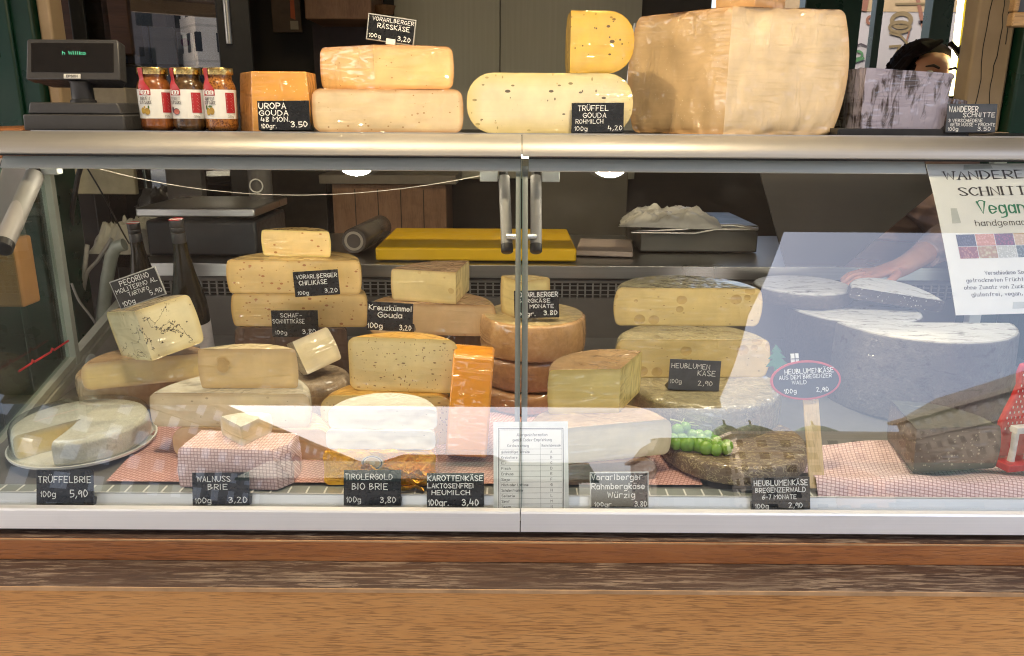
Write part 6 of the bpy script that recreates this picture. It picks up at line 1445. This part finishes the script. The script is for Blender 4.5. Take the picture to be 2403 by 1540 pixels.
# ================================================================ THE SELLER
def skin_body(name, verts, edges, radii, mat, parent=None, sub=2, root=0, disp=None):
    me = bpy.data.meshes.new(name); me.from_pydata([tuple(v) for v in verts], edges, []); o = bpy.data.objects.new(name, me); COL.objects.link(o)
    me.materials.append(mat); o.parent = parent
    md = o.modifiers.new('skin', 'SKIN'); md.use_smooth_shade = True
    for i, r_ in enumerate(radii):
        rx, ry = r_ if isinstance(r_, tuple) else (r_, r_); me.skin_vertices[0].data[i].radius = (rx, ry); me.skin_vertices[0].data[i].use_root = (i == root)
    md = o.modifiers.new('subdivision', 'SUBSURF'); md.levels = md.render_levels = sub; return o
PX, PY = 1.335, 2.66
P0 = Vector((PX, PY, .06)); person = thing('person', 'dark curly haired person in a dusty pink quilted jacket, bent over behind the fruit loaf', 'person', P0)
skin = NM('skin', (.48, .24, .15), .5); skin.set('Base Color', skin.ramp(skin.noise(14, 4), [(.3, (.44, .20, .125)), (.7, (.54, .28, .18))])); skin.set('Subsurface Weight', .15); skin.set('Subsurface Scale', .02)
HC = onY(2176, 174, 2.50)                 # middle of the skull
hand = onY(2018, 640, 1.945); hand.z = .972
V = []; E_ = []; RD = []
def jv(p, r, par=None):
    V.append(Vector(p)-P0); RD.append(r)
    if par is not None: E_.append((par, len(V)-1))
    return len(V)-1
pel = jv((PX+.02, PY+.02, .92), (.15, .11)); sp1 = jv((PX+.01, PY, 1.06), (.135, .10), pel); ch = jv((PX, PY-.02, 1.19), (.15, .105), sp1); nb = jv((PX-.01, PY-.06, 1.31), (.075, .07), ch); nk = jv((HC.x+.0, HC.y+.06, HC.z-.115), .052, nb)
hd0 = jv((HC.x, HC.y+.015, HC.z-.065), (.066, .072), nk); hd1 = jv((HC.x, HC.y+.01, HC.z-.005), (.078, .088), hd0); hd2 = jv((HC.x, HC.y+.012, HC.z+.036), (.072, .082), hd1); jv((HC.x, HC.y+.018, HC.z+.062), (.045, .05), hd2)
for s_ in (-1, 1):
    hip = jv((PX+.02+s_*.09, PY+.02, .86), .095, pel); kn = jv((PX+.02+s_*.10, PY, .48), .062, hip); an = jv((PX+.02+s_*.10, PY+.03, .13), .043, kn); jv((PX+.02+s_*.11, PY-.10, .10), .035, an)
    sh = jv((PX+s_*.165, PY-.03, 1.27), .062, ch)
    if s_ < 0:
        el = jv((hand.x+.34, hand.y+.20, 1.055), .044, sh); wr = jv((hand.x+.115, hand.y+.03, hand.z+.016), .026, el)
        HX = hand; dirs = (hand-Vector((hand.x+.115, hand.y+.03, hand.z+.016))).normalized()
    else:
        el = jv((PX+.24, PY-.20, 1.06), .044, sh); wr = jv((PX+.06, PY-.46, 1.02), .026, el); HX = Vector((PX, PY-.54, 1.0)); dirs = Vector((-.6, -.8, -.1)).normalized()
    side = dirs.cross(Vector((0, 0, 1))).normalized(); W0 = V[wr]+P0
    pm1 = jv(W0+dirs*.045, (.034, .014), wr); pm2 = jv(W0+dirs*.085, (.038, .012), pm1)
    for q, (off, ln_) in enumerate(((-.030, .060), (-.010, .072), (.011, .068), (.031, .052))):
        b0 = jv(W0+dirs*.098+side*off, .0092, pm2); b1 = jv(W0+dirs*(.098+ln_*.5)+side*off*1.12+Vector((0, 0, .002-.004*(q % 2))), .0085, b0); jv(W0+dirs*(.098+ln_*.92)+side*off*1.15+Vector((0, 0, -.016)), .0075, b1)
    t1 = jv(W0+dirs*.035+side*(-.036 if s_ < 0 else .036), .012, pm1); t2 = jv(W0+dirs*.070+side*(-.056 if s_ < 0 else .056)+Vector((0, 0, -.006)), .0095, t1); jv(W0+dirs*.095+side*(-.060 if s_ < 0 else .060)+Vector((0, 0, -.014)), .0085, t2)
skin_body('body', V, E_, RD, skin.mat, person)
hl = HC-P0
# face: nose, eyes, brows, mouth, ears (the loaf hides all below the brow)
fM = Matrix.Translation(hl) @ Matrix.Rotation(R(5), 4, 'X') @ Matrix.Rotation(R(6), 4, 'Y')
MB().tube([fM @ Vector(p) for p in ((0, -.088, .005), (0, -.098, -.018), (0, -.104, -.034), (0, -.088, -.042))], [.007, .010, .014, .008], 10).build('nose', skin.mat, person)
for s_ in (-1, 1):
    MB().ball((0, 0, 0), .0125, 10, M=fM @ Matrix.Translation((s_*.031, -.074, -.002))).build('eye', plain('eye_white', (.6, .58, .55), .2), person)
    MB().tube([fM @ Vector((s_*x, y, z)) for x, y, z in ((.014, -.090, .018), (.032, -.086, .024), (.048, -.074, .019))], [.0035, .0045, .002], 7).build('eyebrow', plain('brow', (.03, .018, .015), .7), person)
    MB().ball((0, 0, 0), .03, 10, (.3, .6, 1), M=fM @ Matrix.Translation((s_*.078, .01, -.012))).build('ear', skin.mat, person)
MB().tube([fM @ Vector(p) for p in ((-.022, -.083, -.066), (0, -.091, -.063), (.022, -.083, -.066))], [.002, .006, .002], 8).build('mouth', plain('lips', (.36, .12, .09), .45), person)
# hair: cap plus curls
hm_ = plain('dark_hair', (.010, .006, .006), .8, 0, .4, 60, spec=.15); rh_ = random.Random(9)
mb = MB(); cap = MB().ball((0, 0, 0), 1.0, 20)
keep = []
for p in cap.v: keep.append(Vector((p.x*.092*(1+.06*mnoise.noise(p*3.1)), p.y*.094+.044, p.z*.086*(1+.06*mnoise.noise(p*2.3))+.014)))
fs_ = cap.f
mb.add([fM @ p for p in keep], fs_)
for k in range(330):
    th, z = rh_.uniform(-2.5, 2.5), rh_.uniform(-.75, 1.0); r_ = math.sqrt(max(0, 1-z*z)); base = Vector((r_*math.sin(th)*.091, r_*math.cos(th)*.093+.044, z*.085+.014))
    if base.y < -.03 and base.z < .085: continue
    L_ = rh_.uniform(.05, .12); ph = rh_.uniform(0, 6.28); out = Vector((base.x, base.y, base.z*.3)).normalized(); pts = []
    for q in range(9):
        f = q/8; pts.append(fM @ (base + out*(.002+.008*f) + Vector((0, 0, -L_*f)) + Vector((math.cos(ph+f*9)*.007, math.sin(ph+f*9)*.007, 0))*(.4+f)))
    mb.tube(pts, [.0032*(1-.6*q/8) for q in range(9)], 5)
for s_ in (-1, 1):
    for k in range(16):
        f = k/15; x0_ = .004+s_*.012; pts = [fM @ Vector(p) for p in ((x0_+s_*.012*f, -.020-.030*(1-f), .094-.004*f), (s_*(.046+.016*f), -.045-.012*(1-f), .078-.012*(1-f)), (s_*(.077+.008*f), -.042+.03*f, .046-.01*f), (s_*(.090+.006*f), -.026+.04*f, .0), (s_*(.092+.008*math.sin(k)), -.018+.045*f, -.055-.02*math.sin(k*2.1)))]
        mb.tube(pts, [.006, .0085, .0085, .007, .003], 6)
mb.build('hair', hm_, person, fix=False)
# quilted jacket and sleeves
jm = NM('dusty_pink_quilt', (.36, .24, .22), .55); jz = jm.n('TexWave', {0: jm.map((1, 1, 1)), 'Scale': 7.0, 'Distortion': 1.0}, bands_direction='Z', wave_type='BANDS'); jm.set('Base Color', jm.ramp(jm.noise(9, 4), [(.3, (.30, .19, .18)), (.7, (.42, .29, .26))])); jm.set('Normal', jm.bump(jm.math('ADD', jz, jm.math('MULTIPLY', jm.noise(18, 4), .5)), .7, .02))
jk = MB(); cyl_ = []
for k in range(25):
    f = k/24; z = .80+.55*f; rx = .205+.02*math.sin(f*PI)-.10*max(0, f-.80)/.2; ry = .150+.02*math.sin(f*PI)-.07*max(0, f-.80)/.2; rx += .006*math.sin(k*PI/2)
    for q in range(36):
        a = 2*PI*q/36; cyl_.append(Vector((PX+rx*math.cos(a)-.01*f, PY+ry*math.sin(a)-.05*max(0, f-.6), z))-P0)
jk.add(cyl_, [(k*36+q, k*36+(q+1) % 36, (k+1)*36+(q+1) % 36, (k+1)*36+q) for k in range(24) for q in range(36)]); jk.build('jacket', jm.mat, person, fix=False)
for s_, el_, wr_ in ((-1, Vector((hand.x+.34, hand.y+.20, 1.055)), Vector((hand.x+.21, hand.y+.10, hand.z+.040))), (1, Vector((PX+.24, PY-.20, 1.06)), Vector((PX+.075, PY-.44, 1.025)))):
    s0 = Vector((PX+s_*.15, PY-.02, 1.275)); m1 = s0.lerp(el_, .5)+Vector((s_*.01, 0, 0)); m2 = el_.lerp(wr_, .5)
    MB().tube([p-P0 for p in (s0, m1, el_, m2, wr_)], [.078, .066, .058, .049, .038], 18).build('sleeve', jm.mat, person)
tr_ = plain('dark_trousers', (.02, .02, .024), .8)
for s_ in (-1, 1): MB().tube([Vector((PX+.02+s_*.09, PY+.02, .92))-P0, Vector((PX+.02+s_*.10, PY, .48))-P0, Vector((PX+.02+s_*.10, PY+.03, .10))-P0], [.115, .085, .07], 16).build('trouser_leg', tr_, person)
